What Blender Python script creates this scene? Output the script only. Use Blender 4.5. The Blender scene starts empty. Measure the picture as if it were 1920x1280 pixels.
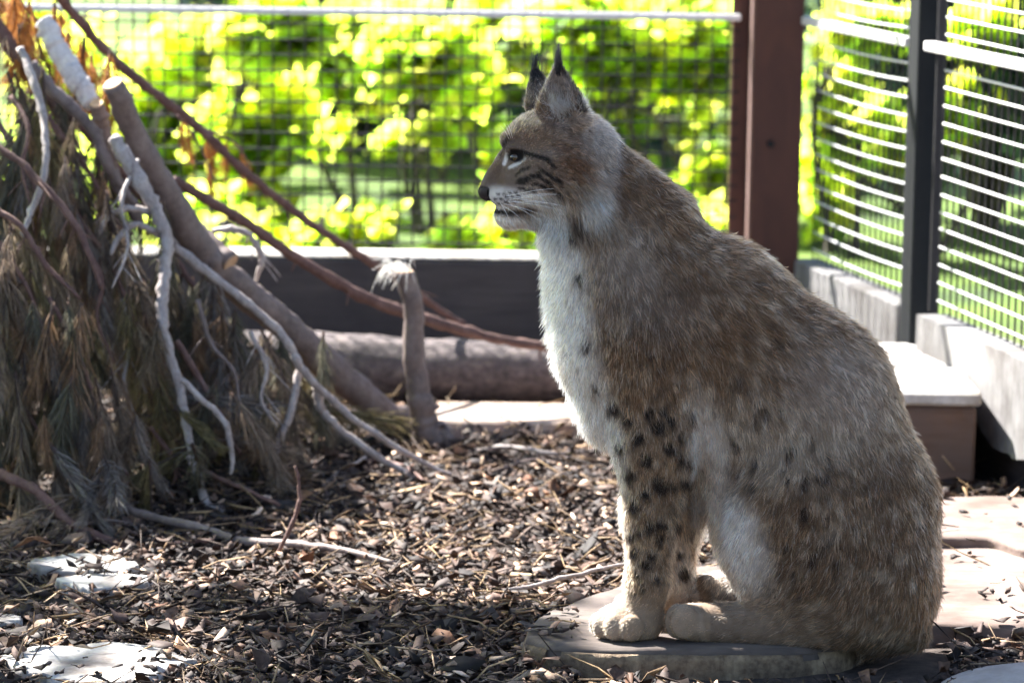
import bpy, math, random
import numpy as np
from mathutils import Vector, Matrix, kdtree
from mathutils.bvhtree import BVHTree
from mathutils import noise as mnoise

rng = np.random.default_rng(7)
random.seed(7)
scene = bpy.context.scene
COL = scene.collection

# ------------------------------------------------------------------ camera, world, sun, exposure
FPX, CAMH = 6400.0, 1.2
PITCH, ROLL = math.radians(8.83), math.radians(0.8)
_c, _s = math.cos(PITCH), math.sin(PITCH)
FWD = np.array([0, _c, -_s]); UP0 = np.array([0, _s, _c]); RT0 = np.array([1.0, 0, 0])
RT = RT0 * math.cos(ROLL) + UP0 * math.sin(ROLL)
UP = UP0 * math.cos(ROLL) - RT0 * math.sin(ROLL)
CAMP = np.array([0, 0, CAMH])
cam_data = bpy.data.cameras.new('camera')
cam = bpy.data.objects.new('camera', cam_data); COL.objects.link(cam)
cam.matrix_world = Matrix(((RT[0], UP[0], -FWD[0], 0), (RT[1], UP[1], -FWD[1], 0), (RT[2], UP[2], -FWD[2], CAMH), (0, 0, 0, 1)))
cam_data.sensor_width = 36.0
cam_data.lens = FPX / 1920 * 36
cam_data.clip_start = 0.05; cam_data.clip_end = 600
cam_data.dof.use_dof = True
cam_data.dof.focus_distance = 4.80
cam_data.dof.aperture_fstop = 5.4
cam_data.dof.aperture_blades = 0
scene.camera = cam

SUN_AZ, SUN_EL = math.radians(-47), math.radians(47)
SUNV = Vector((math.sin(SUN_AZ) * math.cos(SUN_EL), math.cos(SUN_AZ) * math.cos(SUN_EL), math.sin(SUN_EL)))
world = bpy.data.worlds.new('World'); scene.world = world; world.use_nodes = True
wn = world.node_tree
bg = wn.nodes['Background']
sky = wn.nodes.new('ShaderNodeTexSky'); sky.sky_type = 'NISHITA'; sky.sun_disc = False
sky.sun_elevation = SUN_EL; sky.sun_rotation = SUN_AZ
wn.links.new(sky.outputs[0], bg.inputs[0]); bg.inputs[1].default_value = 0.05
sd = bpy.data.lights.new('sun', 'SUN'); sd.energy = 5.0; sd.angle = math.radians(0.53); sd.color = (1, 0.97, 0.93)
so = bpy.data.objects.new('sun', sd); COL.objects.link(so); so.rotation_euler = SUNV.to_track_quat('Z', 'Y').to_euler(); so.location = (-3, 4, 6)
vs = scene.view_settings
vs.view_transform = 'Standard'; vs.look = 'None'; vs.exposure = 2.78; vs.gamma = 1.0; vs.use_curve_mapping = False
scene.cycles.use_denoising = True
scene.cycles.max_bounces = 6; scene.cycles.diffuse_bounces = 3; scene.cycles.glossy_bounces = 2; scene.cycles.transmission_bounces = 4
scene.cycles.use_adaptive_sampling = True; scene.cycles.adaptive_threshold = 0.02
scene.cycles.transparent_max_bounces = 8
scene.cycles_curves.shape = 'RIBBONS'

# ------------------------------------------------------------------ pixel helpers (photograph 1920 x 1280 -> world)
def ray(x, y):
    x = np.asarray(x, float)[..., None]; y = np.asarray(y, float)[..., None]
    return (x - 960) * RT - (y - 640) * UP + FPX * FWD
def at(x, y, Y):
    d = ray(x, y); return CAMP + d * (np.asarray(Y, float)[..., None] / d[..., 1:2])
def ground(x, y, z=0.0):
    d = ray(x, y); return CAMP + d * ((z - CAMH) / d[..., 2:3])
def project(p):
    q = np.asarray(p) - CAMP
    dz = q @ FWD
    return 960 + FPX * (q @ RT) / dz, 640 - FPX * (q @ UP) / dz
def ppm(Y):                      # pixels per metre at distance Y
    return FPX / (Y * 1.02)

# ------------------------------------------------------------------ material helpers
class N:
    def __init__(self, name):
        self.m = bpy.data.materials.new(name); self.m.use_nodes = True
        self.t = self.m.node_tree
        self.p = self.t.nodes['Principled BSDF']; self.out = self.t.nodes['Material Output']
        self.p.inputs['Roughness'].default_value = 0.8
        self.p.inputs['Specular IOR Level'].default_value = 0.3
        self._co = None
    def new(self, t, **kw):
        n = self.t.nodes.new(t)
        for k, v in kw.items(): setattr(n, k, v)
        return n
    def link(self, a, b): self.t.links.new(a, b)
    def coord(self, kind='Object', scale=(1, 1, 1), rot=(0, 0, 0)):
        tc = self.new('ShaderNodeTexCoord'); mp = self.new('ShaderNodeMapping')
        mp.inputs['Scale'].default_value = scale; mp.inputs['Rotation'].default_value = rot
        self.link(tc.outputs[kind], mp.inputs[0]); return mp.outputs[0]
    def noise(self, co, scale, detail=5, rough=0.55, dist=0.0):
        n = self.new('ShaderNodeTexNoise'); n.inputs['Scale'].default_value = scale
        n.inputs['Detail'].default_value = detail; n.inputs['Roughness'].default_value = rough; n.inputs['Distortion'].default_value = dist
        self.link(co, n.inputs['Vector']); return n.outputs['Fac']
    def ramp(self, fac, stops):
        r = self.new('ShaderNodeValToRGB'); e = r.color_ramp.elements
        while len(e) < len(stops): e.new(0.5)
        for el, (p, c) in zip(e, stops):
            el.position = p; el.color = (*c, 1)
        self.link(fac, r.inputs[0]); return r.outputs[0]
    def mix(self, fac, a, b, mode='MIX'):
        m = self.new('ShaderNodeMix', data_type='RGBA', blend_type=mode)
        for s, v in ((m.inputs[0], fac), (m.inputs[6], a), (m.inputs[7], b)):
            if hasattr(v, 'is_linked'): self.link(v, s)
            elif isinstance(v, (int, float)): s.default_value = v
            else: s.default_value = (*v, 1)
        return m.outputs[2]
    def bump(self, h, strength=0.3, dist=0.01):
        b = self.new('ShaderNodeBump'); b.inputs['Strength'].default_value = strength; b.inputs['Distance'].default_value = dist
        self.link(h, b.inputs['Height']); self.link(b.outputs[0], self.p.inputs['Normal'])
    def base(self, c):
        if hasattr(c, 'is_linked'): self.link(c, self.p.inputs['Base Color'])
        else: self.p.inputs['Base Color'].default_value = (*c, 1)
    def attr(self, name):
        a = self.new('ShaderNodeAttribute', attribute_name=name); return a.outputs['Color']

def mat_bark(name, c1, c2, c3, sc=30.0, stretch=0.25, bump=0.5, rough=0.75):
    n = N(name); co = n.coord('Object', (1, 1, stretch)); co2 = n.coord('Object')
    a = n.noise(co, sc, 6, 0.6, 0.4); b = n.noise(co2, sc * 3.5, 6, 0.65)
    col = n.ramp(a, [(0.3, c1), (0.52, c2), (0.72, c3)])
    col = n.mix(0.35, col, n.ramp(b, [(0.35, c1), (0.65, c3)]))
    n.base(col); n.bump(n.mix(0.5, a, b), bump, 0.006); n.p.inputs['Roughness'].default_value = rough
    return n.m
def mat_wood(name, c1, c2, scale=(2, 30, 30), bump=0.25, rough=0.8, dirt=None):
    n = N(name); co = n.coord('Object', scale); co2 = n.coord('Object')
    a = n.noise(co, 3.0, 7, 0.65, 0.6); b = n.noise(co2, 7, 6, 0.6)
    col = n.ramp(a, [(0.3, c1), (0.7, c2)])
    if dirt: col = n.mix(n.ramp(b, [(0.42, (0, 0, 0)), (0.66, (1, 1, 1))]), col, dirt)
    n.base(col); n.bump(n.mix(0.35, a, b), bump, 0.004); n.p.inputs['Roughness'].default_value = rough
    return n.m
def mat_plain(name, c, rough=0.5, metal=0.0, spec=0.5):
    n = N(name); co = n.coord('Object'); b = n.noise(co, 60, 4)
    n.base(n.mix(b, tuple(x * 0.8 for x in c), tuple(min(1, x * 1.15) for x in c)))
    n.p.inputs['Roughness'].default_value = rough; n.p.inputs['Metallic'].default_value = metal; n.p.inputs['Specular IOR Level'].default_value = spec
    return n.m
def mat_attr(name, rough=0.8, transl=0.0, attr='col', sc=180):
    n = N(name); c = n.attr(attr); co = n.coord('Object'); b = n.noise(co, sc, 3)
    c2 = n.mix(0.6, c, n.ramp(b, [(0.3, (0.35, 0.35, 0.35)), (0.7, (1.5, 1.45, 1.4))]), 'MULTIPLY')
    n.base(c2); n.p.inputs['Roughness'].default_value = rough
    if transl:
        t = n.new('ShaderNodeBsdfTranslucent'); n.link(c2, t.inputs[0])
        mx = n.new('ShaderNodeMixShader'); mx.inputs[0].default_value = transl
        n.link(n.p.outputs[0], mx.inputs[1]); n.link(t.outputs[0], mx.inputs[2]); n.link(mx.outputs[0], n.out.inputs[0])
    return n.m
def mat_leaf(name, refl, trans, mixf=0.6, rnd=0.35):
    n = N(name); oi = n.attr('col')
    n.base(n.mix(1.0, refl, oi, 'MULTIPLY')); n.p.inputs['Roughness'].default_value = 0.45
    t = n.new('ShaderNodeBsdfTranslucent'); n.link(n.mix(1.0, trans, oi, 'MULTIPLY'), t.inputs[0])
    mx = n.new('ShaderNodeMixShader'); mx.inputs[0].default_value = mixf
    n.link(n.p.outputs[0], mx.inputs[1]); n.link(t.outputs[0], mx.inputs[2]); n.link(mx.outputs[0], n.out.inputs[0])
    return n.m

# ------------------------------------------------------------------ object helpers
def props(o, label=None, cat=None, group=None, kind=None):
    for k, v in (('label', label), ('category', cat), ('group', group), ('kind', kind)):
        if v: o[k] = v
    return o
def mesh_obj(name, v, f, mat, parent=None, smooth=True, col=None):
    me = bpy.data.meshes.new(name)
    me.from_pydata([tuple(map(float, p)) for p in v], [], [tuple(map(int, q)) for q in f])
    return _fin(name, me, mat, parent, smooth, col)
def _fin(name, me, mat, parent, smooth, col=None):
    if mat: me.materials.append(mat)
    if smooth: me.polygons.foreach_set('use_smooth', np.ones(len(me.polygons), bool))
    if col is not None:
        a = me.attributes.new('col', 'FLOAT_COLOR', 'POINT')
        c = np.ones((len(me.vertices), 4), np.float32); c[:, :3] = col; a.data.foreach_set('color', c.ravel())
    me.update()
    return link(name, me, parent)
def link(name, data, parent=None):
    o = bpy.data.objects.new(name, data); COL.objects.link(o)
    if parent is not None:
        o.parent = parent
    return o
def fast_mesh(name, v, faces_flat, nper, mat, parent=None, smooth=False, col=None):
    """v (n,3), faces_flat (m*nper) of equal sized faces"""
    me = bpy.data.meshes.new(name)
    v = np.asarray(v, np.float32); fl = np.asarray(faces_flat, np.int32).ravel(); m = len(fl) // nper
    me.vertices.add(len(v)); me.vertices.foreach_set('co', v.ravel())
    me.loops.add(len(fl)); me.loops.foreach_set('vertex_index', fl)
    me.polygons.add(m); me.polygons.foreach_set('loop_start', np.arange(m, dtype=np.int32) * nper)
    me.polygons.foreach_set('loop_total', np.full(m, nper, np.int32)); me.update(calc_edges=True)
    return _fin(name, me, mat, parent, smooth, col)
def empty(name, loc):
    o = bpy.data.objects.new(name, None); COL.objects.link(o); o.location = loc; o.empty_display_size = 0.05
    return o
BOXF = [(0, 3, 2, 1), (4, 5, 6, 7), (0, 1, 5, 4), (1, 2, 6, 5), (2, 3, 7, 6), (3, 0, 4, 7)]
def box_mesh(lo, hi, bev=0.004):
    """bevelled box with chamfered edges: returns verts, faces"""
    lo = np.array(lo, float); hi = np.array(hi, float); b = min(bev, 0.45 * (hi - lo).min())
    v = []; idx = {}
    for sx in (0, 1):
        for sy in (0, 1):
            for sz in (0, 1):
                cnr = np.array([hi[0] if sx else lo[0], hi[1] if sy else lo[1], hi[2] if sz else lo[2]])
                sg = np.array([-1 if sx else 1, -1 if sy else 1, -1 if sz else 1]) * b
                for ax in range(3):
                    p = cnr + sg; p[ax] = cnr[ax]; idx[(sx, sy, sz, ax)] = len(v); v.append(p)
    f = []
    for ax in range(3):
        o1, o2 = [(1, 2), (2, 0), (0, 1)][ax]
        for s in (0, 1):
            q = []
            for a, bq in ((0, 0), (1, 0), (1, 1), (0, 1)):
                k = [0, 0, 0]; k[ax] = s; k[o1] = a; k[o2] = bq; q.append(idx[(*k, ax)])
            f.append(q if s else q[::-1])
    for ax in range(3):
        o1, o2 = [(1, 2), (2, 0), (0, 1)][ax]
        for a in (0, 1):
            for bq in (0, 1):
                k0 = [0, 0, 0]; k0[o1] = a; k0[o2] = bq; k1 = list(k0); k1[ax] = 1
                q = [idx[(*k0, o1)], idx[(*k1, o1)], idx[(*k1, o2)], idx[(*k0, o2)]]
                f.append(q if (a ^ bq) else q[::-1])
    for sx in (0, 1):
        for sy in (0, 1):
            for sz in (0, 1):
                q = [idx[(sx, sy, sz, k)] for k in range(3)]
                f.append(q if (sx + sy + sz) % 2 else q[::-1])
    return np.array(v), f
def box(name, lo, hi, mat, parent=None, bev=0.004):
    v, f = box_mesh(lo, hi, bev); return mesh_obj(name, v, f, mat, parent, smooth=False)
def catmull(P, n):
    P = np.asarray(P, float)
    if len(P) == 2: P = np.array([P[0], P[0] * 2 / 3 + P[1] / 3, P[0] / 3 + P[1] * 2 / 3, P[1]])
    Q = np.vstack([2 * P[0] - P[1], P, 2 * P[-1] - P[-2]])
    out = []
    for i in range(1, len(Q) - 2):
        p0, p1, p2, p3 = Q[i - 1:i + 3]
        for t in np.linspace(0, 1, n, endpoint=False):
            out.append(0.5 * (2 * p1 + (p2 - p0) * t + (2 * p0 - 5 * p1 + 4 * p2 - p3) * t * t + (3 * p1 - p0 - 3 * p2 + p3) * t ** 3))
    out.append(Q[-2]); return np.array(out)
def tube(pts, rad, sides=10, rough=0.0, seed=0, cap=True, knots=0.0):
    """pts (n,3), rad (n,) -> verts, faces of a closed tube with an uneven surface"""
    pts = np.asarray(pts, float); n = len(pts); rg = np.random.default_rng(seed)
    T = np.gradient(pts, axis=0); T /= np.linalg.norm(T, axis=1)[:, None] + 1e-12
    ref = np.array([0, 1.0, 0.05]); A = np.cross(T, ref); bad = np.linalg.norm(A, axis=1) < 1e-3
    A[bad] = np.cross(T[bad], [1, 0, 0]); A /= np.linalg.norm(A, axis=1)[:, None]; B = np.cross(T, A)
    th = np.linspace(0, 2 * np.pi, sides, endpoint=False)
    R = np.asarray(rad, float)[:, None] * np.ones((1, sides))
    if rough:
        w = rg.normal(0, 1, (n, sides)); w = (w + np.roll(w, 1, 1) + np.roll(w, -1, 1)) / 1.7
        R = R * (1 + rough * w + 0.8 * rough * rg.normal(0, 1, (n, 1)))
    if knots:
        for i in range(2, n - 2):
            if rg.random() < knots: R[i] *= 1 + rg.uniform(0.12, 0.4) * np.clip(np.cos(th - rg.uniform(0, 6.28)), -0.1, 1)
    V = pts[:, None] + R[..., None] * (np.cos(th)[None, :, None] * A[:, None] + np.sin(th)[None, :, None] * B[:, None])
    V = V.reshape(-1, 3); F = []
    for i in range(n - 1):
        for j in range(sides):
            k = (j + 1) % sides
            F.append((i * sides + j, i * sides + k, (i + 1) * sides + k, (i + 1) * sides + j))
    if cap:
        F.append(tuple(range(sides))[::-1]); F.append(tuple((n - 1) * sides + j for j in range(sides)))
    return V, F
def join(parts):
    V = []; F = []; o = 0
    for v, f in parts:
        V.append(np.asarray(v)); F += [tuple(i + o for i in q) for q in f]; o += len(v)
    return np.vstack(V), F
def vnoise(p, freq, seed=0, octaves=1):
    """value noise in numpy, about -1..1"""
    p = np.asarray(p, np.float64) * freq + seed * 17.31; out = 0; amp = 1.0; tot = 0
    for o in range(octaves):
        i = np.floor(p).astype(np.int64); f = p - i; f = f * f * (3 - 2 * f); s = 0
        for dx in (0, 1):
            for dy in (0, 1):
                for dz in (0, 1):
                    h = ((i[..., 0] + dx) * 374761393 + (i[..., 1] + dy) * 668265263 + (i[..., 2] + dz) * 2147483647 + seed * 974711) & 0xFFFFFFFF
                    h = ((h ^ (h >> 13)) * 1274126177) & 0xFFFFFFFF; h = (h ^ (h >> 16)) & 0xFFFF
                    w = (f[..., 0] if dx else 1 - f[..., 0]) * (f[..., 1] if dy else 1 - f[..., 1]) * (f[..., 2] if dz else 1 - f[..., 2])
                    s = s + w * (h / 32767.5 - 1)
        out = out + amp * s; tot += amp; amp *= 0.5; p = p * 2.03 + 5.1
    return out / tot
def sstep(a, b, x):
    t = np.clip((x - a) / (b - a), 0, 1); return t * t * (3 - 2 * t)

# ------------------------------------------------------------------ materials
M = {}
M['bark_smooth'] = mat_bark('bark_smooth', (0.085, 0.062, 0.055), (0.15, 0.11, 0.10), (0.24, 0.19, 0.17), 26, 0.5, 0.35, 0.6)
M['bark_red'] = mat_bark('bark_red', (0.07, 0.035, 0.03), (0.13, 0.07, 0.055), (0.22, 0.13, 0.11), 50, 0.5, 0.6)
M['bark_pale'] = mat_bark('bark_pale', (0.18, 0.14, 0.13), (0.33, 0.28, 0.26), (0.5, 0.45, 0.42), 40, 0.5, 0.5, 0.65)
M['bark_sunlit'] = mat_bark('bark_sunlit', (0.42, 0.36, 0.33), (0.62, 0.56, 0.53), (0.75, 0.70, 0.66), 40, 0.4, 0.4, 0.6)  # near-white bark, the stub's sun glare put into its colour
M['rail_sunlit'] = mat_plain('rail_sunlit', (0.62, 0.60, 0.59), 0.5)  # paled steel, the rail's sunlit top put into the colour
M['bark_log'] = mat_bark('bark_log', (0.03, 0.024, 0.026), (0.10, 0.078, 0.08), (0.24, 0.19, 0.17), 18, 2.0, 1.0)
M['wood_cut'] = mat_wood('wood_cut', (0.38, 0.22, 0.12), (0.6, 0.42, 0.28), (20, 20, 20))
M['timber'] = mat_wood('timber', (0.40, 0.29, 0.23), (0.58, 0.46, 0.39), (2, 30, 30), 0.3, 0.8, (0.26, 0.17, 0.12))
M['timber_sunlit'] = mat_wood('timber_sunlit', (0.46, 0.43, 0.40), (0.66, 0.62, 0.58), (30, 3, 30), 0.4, 0.8, (0.3, 0.25, 0.2))  # pale timber for top faces, sunlight put into the colour
M['slab'] = mat_wood('slab', (0.13, 0.092, 0.078), (0.24, 0.18, 0.155), (5, 22, 22), 0.5, 0.85, (0.09, 0.062, 0.05))
M['timber_grey'] = mat_wood('timber_grey', (0.13, 0.125, 0.125), (0.25, 0.24, 0.235), (30, 30, 4), 0.6, 0.85, (0.09, 0.08, 0.075))
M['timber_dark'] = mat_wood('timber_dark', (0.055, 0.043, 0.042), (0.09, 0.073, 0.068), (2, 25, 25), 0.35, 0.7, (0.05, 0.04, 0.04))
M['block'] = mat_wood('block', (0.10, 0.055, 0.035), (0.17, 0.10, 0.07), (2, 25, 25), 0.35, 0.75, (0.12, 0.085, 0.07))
M['slice'] = mat_wood('slice', (0.06, 0.047, 0.042), (0.15, 0.12, 0.10), (3, 22, 8), 0.5, 0.85, (0.06, 0.045, 0.04))
M['slice_bark'] = mat_bark('slice_bark', (0.04, 0.026, 0.02), (0.15, 0.10, 0.06), (0.36, 0.27, 0.17), 24, 0.25, 1.0)
M['paint_brown'] = mat_wood('paint_brown', (0.05, 0.017, 0.012), (0.08, 0.028, 0.018), (6, 6, 2), 0.1, 0.55)
M['edge'] = mat_wood('edge', (0.16, 0.09, 0.075), (0.26, 0.17, 0.15), (6, 6, 3), 0.2)  # post brown lightened to stand for its sunlit side
M['steel_dark'] = mat_plain('steel_dark', (0.014, 0.0155, 0.017), 0.8, 0.0, 0.15)
M['galv'] = mat_plain('galv', (0.42, 0.42, 0.43), 0.42, 0.55)
M['wire'] = mat_plain('wire', (0.03, 0.028, 0.03), 0.6, 0.0, 0.2)  # wire darkened in colour for its backlit look
M['wire_sunlit'] = mat_plain('wire_sunlit', (0.72, 0.71, 0.70), 0.45, 0.1)  # sunlit copy of the mesh wire, the brightness is in the colour
M['stone'] = mat_wood('stone', (0.36, 0.34, 0.32), (0.62, 0.60, 0.57), (14, 14, 14), 0.7, 0.9, (0.12, 0.09, 0.075))
M['stone_grey'] = mat_wood('stone_grey', (0.28, 0.26, 0.26), (0.42, 0.40, 0.39), (9, 9, 9), 0.4, 0.9, (0.2, 0.18, 0.17))

# ------------------------------------------------------------------ ground
FENCE_Y = 7.42
def gz(x, y):
    x = np.asarray(x, float); y = np.asarray(y, float)
    p = np.stack([x, y, np.zeros_like(x)], -1)
    k = sstep(8.0, 7.2, y)
    # litter heaped under the brush pile and by the right slab
    heap = 0.05 * np.exp(-(((x + 0.75) / 0.5) ** 2 + ((y - 6.3) / 0.45) ** 2))
    return k * (0.012 * vnoise(p, 7, 3, 3) + heap - 0.004) + (1 - k) * (0.05 * vnoise(p, 0.35, 4, 2) - 0.05) - 0.004
def axis(fine_lo, fine_hi, step, lo, hi):
    a = list(np.arange(fine_lo, fine_hi + 1e-6, step)); s = step; x = a[-1]
    while x < hi: s *= 1.35; x += s; a.append(min(x, hi))
    s = step; x = a[0]; pre = []
    while x > lo: s *= 1.35; x -= s; pre.append(max(x, lo))
    return np.array(pre[::-1] + a)
gx = axis(-1.6, 1.6, 0.02, -300, 300); gy = axis(4.2, 7.6, 0.02, -300, 500)
X, Yg = np.meshgrid(gx, gy, indexing='ij')
V = np.stack([X, Yg, gz(X, Yg)], -1).reshape(-1, 3)
nx_, ny_ = len(gx), len(gy)
ii, jj = np.meshgrid(np.arange(nx_ - 1), np.arange(ny_ - 1), indexing='ij')
a0 = (ii * ny_ + jj).ravel()
F = np.stack([a0, a0 + ny_, a0 + ny_ + 1, a0 + 1], 1)
n = N('ground'); co = n.coord('Object')
c_in = n.ramp(n.noise(co, 45, 8, 0.7), [(0.3, (0.022, 0.017, 0.015)), (0.55, (0.06, 0.045, 0.038)), (0.75, (0.12, 0.09, 0.075))])
c_out = n.ramp(n.noise(co, 3.0, 6, 0.65), [(0.32, (0.035, 0.06, 0.022)), (0.52, (0.085, 0.14, 0.022)), (0.72, (0.14, 0.19, 0.035))])
sx = n.new('ShaderNodeSeparateXYZ'); n.link(co, sx.inputs[0])
mr = n.new('ShaderNodeMapRange'); mr.inputs[1].default_value = 7.6; mr.inputs[2].default_value = 8.6; n.link(sx.outputs[1], mr.inputs[0])
n.base(n.mix(mr.outputs[0], c_in, c_out)); n.bump(n.noise(co, 90, 8, 0.7), 0.8, 0.01); n.p.inputs['Roughness'].default_value = 0.95
g = fast_mesh('ground', V, F, 4, n.m, smooth=True); g['kind'] = 'structure'

# ------------------------------------------------------------------ fences
KERB, RAIL, TOP, PITCH_W = 0.25, 0.765, 1.85, 0.034
def unit_wire(mat, r, name, bow=0.0, n=2, sides=6):
    t = np.linspace(0, 1, n); pts = np.stack([bow * np.sin(np.pi * t), np.zeros(n), t], 1)
    v, f = tube(pts, np.full(n, r), sides); me = bpy.data.meshes.new(name); me.from_pydata([tuple(p) for p in v], [], f)
    me.materials.append(mat); me.polygons.foreach_set('use_smooth', np.ones(len(me.polygons), bool)); return me
def wire(me, a, b, parent, up=(0, 0, 1), name='wire'):
    """a stretch of wire from a to b (in the parent's space); the mesh runs along local z and bows along local x"""
    a = Vector(a); b = Vector(b); z = b - a; L = z.length; z /= L
    x = Vector(up); x = (x - z * x.dot(z)); x.normalize(); y = z.cross(x)
    o = link(name, me, parent)
    o.matrix_local = Matrix(((x.x, y.x, z.x * L, a.x), (x.y, y.y, z.y * L, a.y), (x.z, y.z, z.z * L, a.z), (0, 0, 0, 1)))
    return o
w_thin = unit_wire(M['wire'], 0.0021, 'wire_straight')
w_bow = unit_wire(M['wire_sunlit'], 0.0023, 'wire_bowed', -0.005, 12)

# back fence: local x along the fence, y away from the camera
cornerP = np.array([0.60, FENCE_Y + 0.02, 0])
bf = empty('wire_fence_panel', (0, FENCE_Y, 0))
props(bf, 'square wire mesh panel across the back with a pale rail', 'fence', 'wire mesh panels of the enclosure')
xl, xr = -1.75, 0.485
for x in np.arange(xl, xr, PITCH_W):
    wire(w_thin, (x + random.gauss(0, .0008), 0.004, KERB + .006), (x + random.gauss(0, .0012), 0.004, TOP), bf, up=(1, 0, 0))
for z in np.arange(KERB + 0.012, TOP, PITCH_W):
    wire(w_thin, (xl, 0.0, z + random.gauss(0, .0008)), (xr, 0.0, z + random.gauss(0, .0012)), bf)
for z in (RAIL, TOP):
    box('rail', (xl, -0.03, z - 0.007), (xr, -0.003, z + 0.007), M['rail_sunlit'], bf, 0.002)
for x in (xl,):
    box('frame_bar', (x - .012, -0.028, KERB + .002), (x + .012, -0.004, RAIL - .008), M['steel_dark'], bf, 0.002)
k = empty('timber_kerb', (-0.6, FENCE_Y, 0))
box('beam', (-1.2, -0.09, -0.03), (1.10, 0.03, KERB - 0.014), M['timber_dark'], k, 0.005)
box('lit_cap_strip', (-1.2, -0.086, KERB - 0.0125), (1.10, 0.031, KERB - 0.006), M['timber_sunlit'], k, 0.003)  # pale strip added to draw the sunlit line on the beam
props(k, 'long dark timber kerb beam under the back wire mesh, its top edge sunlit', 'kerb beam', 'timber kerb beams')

# corner post: a wide brown face with a narrow recessed flange on its left
cp = empty('corner_post', (0.5, FENCE_Y, 0)); props(cp, 'reddish brown painted corner post between the back and right mesh', 'post', 'fence posts')
pL, pM_, pR = at(1368, 300, FENCE_Y)[0], at(1409, 300, FENCE_Y - 0.10)[0], at(1502, 300, FENCE_Y - 0.10)[0]
box('web', (pL - 0.5, 0.0, 0), (at(1409, 300, FENCE_Y)[0] - 0.5 + 0.05, 0.04, 2.0), M['paint_brown'], cp, 0.003)
box('face', (pM_ - 0.5, -0.10, 0), (pR - 0.5, 0.043, 2.0), M['paint_brown'], cp, 0.003)
box('lit_edge_strip', (pM_ - 0.5 - 0.004, -0.092, 0), (pM_ - 0.5 - 0.001, -0.006, 2.0), M['edge'], cp, 0.001)  # pale strip added for the sunlit side of the post
bolt_m = M['steel_dark']
for z in (0.5, 0.9, 1.4):
    v, f = tube([(0.05, -0.103, z), (0.05, -0.112, z)], [0.008, 0.008], 6); mesh_obj('bolt', v, f, bolt_m, cp, False)

# right fence: from the corner towards the camera and to the right
A2 = np.array([0.607, 7.345]); D2 = np.array([0.303, -1.327]); D2 /= np.linalg.norm(D2)
ang = math.atan2(D2[1], D2[0])
def rf_pt(s): return A2 + D2 * s
N2 = np.array([-D2[1], D2[0]])
def rf_empty(name, s, off=0.0):
    e = empty(name, (*(rf_pt(s) + N2 * off), 0)); e.rotation_euler = (0, 0, ang); return e
# in this local space x runs towards the camera along the fence and y points away from the enclosure's inside (to the right)
def panel(s0, s1, label, first):
    e = rf_empty('wire_fence_panel', s0, 0.025); props(e, label, 'fence', 'wire mesh panels of the enclosure')
    L = s1 - s0
    for x in np.arange(0.02, L, PITCH_W):
        wire(w_thin, (x + random.gauss(0, .0008), 0.004, KERB + .004), (x + random.gauss(0, .001), 0.004, TOP), e, up=(1, 0, 0))
    for z in np.arange(KERB + 0.03, TOP, PITCH_W):
        if abs(z - RAIL) < 0.02: continue
        wire(w_bow, (0.03, 0, z + random.gauss(0, .001)), (L, 0, z + random.gauss(0, .0012)), e)
    for z in (RAIL, TOP):
        box('rail', (-0.02, -0.028, z - 0.009), (L, -0.004, z + 0.009), M['rail_sunlit'], e, 0.002)
    box('frame_bar', (L - 0.004, -0.012, KERB + .002), (L + 0.004, 0.008, TOP), M['galv'], e, 0.002)
    if not first: box('frame_bar', (-0.004, -0.008, KERB + .002), (0.004, 0.008, TOP), M['wire'], e, 0.002)
    return e
S1, S2, S3 = 0.69, 0.82, 2.6
panel(0.03, S1, 'narrow mesh panel right of the brown corner post with bright slanting wires', True)
panel(S2, S3, 'mesh panel at the right edge of the picture with bright slanting wires', False)
fp = rf_empty('fence_post', 0.733); props(fp, 'dark grey post between the two right mesh panels', 'post', 'fence posts')
box('shaft', (-0.03, 0.0, -0.02), (0.03, 0.06, 2.0), M['steel_dark'], fp, 0.003)
box('base_plate', (-0.05, -0.02, 0.0), (0.05, 0.08, 0.012), M['steel_dark'], fp, 0.002)
k1 = rf_empty('timber_kerb', 0.0); props(k1, 'weathered grey kerb board under the narrow mesh panel beside the corner post', 'kerb beam', 'timber kerb beams')
box('board', (0.0, -0.004, 0.0), (S1 + 0.008, 0.06, KERB), M['timber_grey'], k1, 0.004)
# ragged pale kerb board under the right-hand panel
k2 = rf_empty('timber_kerb', S2); props(k2, 'pale kerb board with a ragged gnawed lower edge at the right', 'kerb beam', 'timber kerb beams')
nseg = 90; L2 = S3 - S2; v = []; f = []
for i in range(nseg + 1):
    x = 0.015 + (L2 - .015) * i / nseg
    rag = 0.0 if x < 0.13 else 0.10 + 0.035 * math.sin(x * 9) + 0.03 * float(vnoise(np.array([x, 0, 0]), 22, 5, 3))
    rag = max(0.0, rag) * min(1, max(0, (x - .13) / .1))
    top = KERB - 0.012 * (1 - math.exp(-max(0, x - .02) * 30)) * 0
    v += [(x, -0.012, rag), (x, 0.05, rag + 0.004), (x, 0.05, top), (x, -0.012, top)]
for i in range(nseg):
    a = i * 4; b = a + 4
    f += [(a, b, b + 3, a + 3)[::1], (a + 1, a, b, b + 1)[::-1], (a + 2, a + 1, b + 1, b + 2), (a + 3, a + 2, b + 2, b + 3)]
f += [(0, 3, 2, 1), tuple(nseg * 4 + q for q in (0, 1, 2, 3))]
mesh_obj('board', v, f, M['timber_grey'], k2, False)
box('shadow_board', (0.10, 0.035, -0.02), (L2, 0.12, 0.16), M['timber_dark'], k2, 0.004)  # dark board added for the shadow below the ragged kerb

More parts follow.
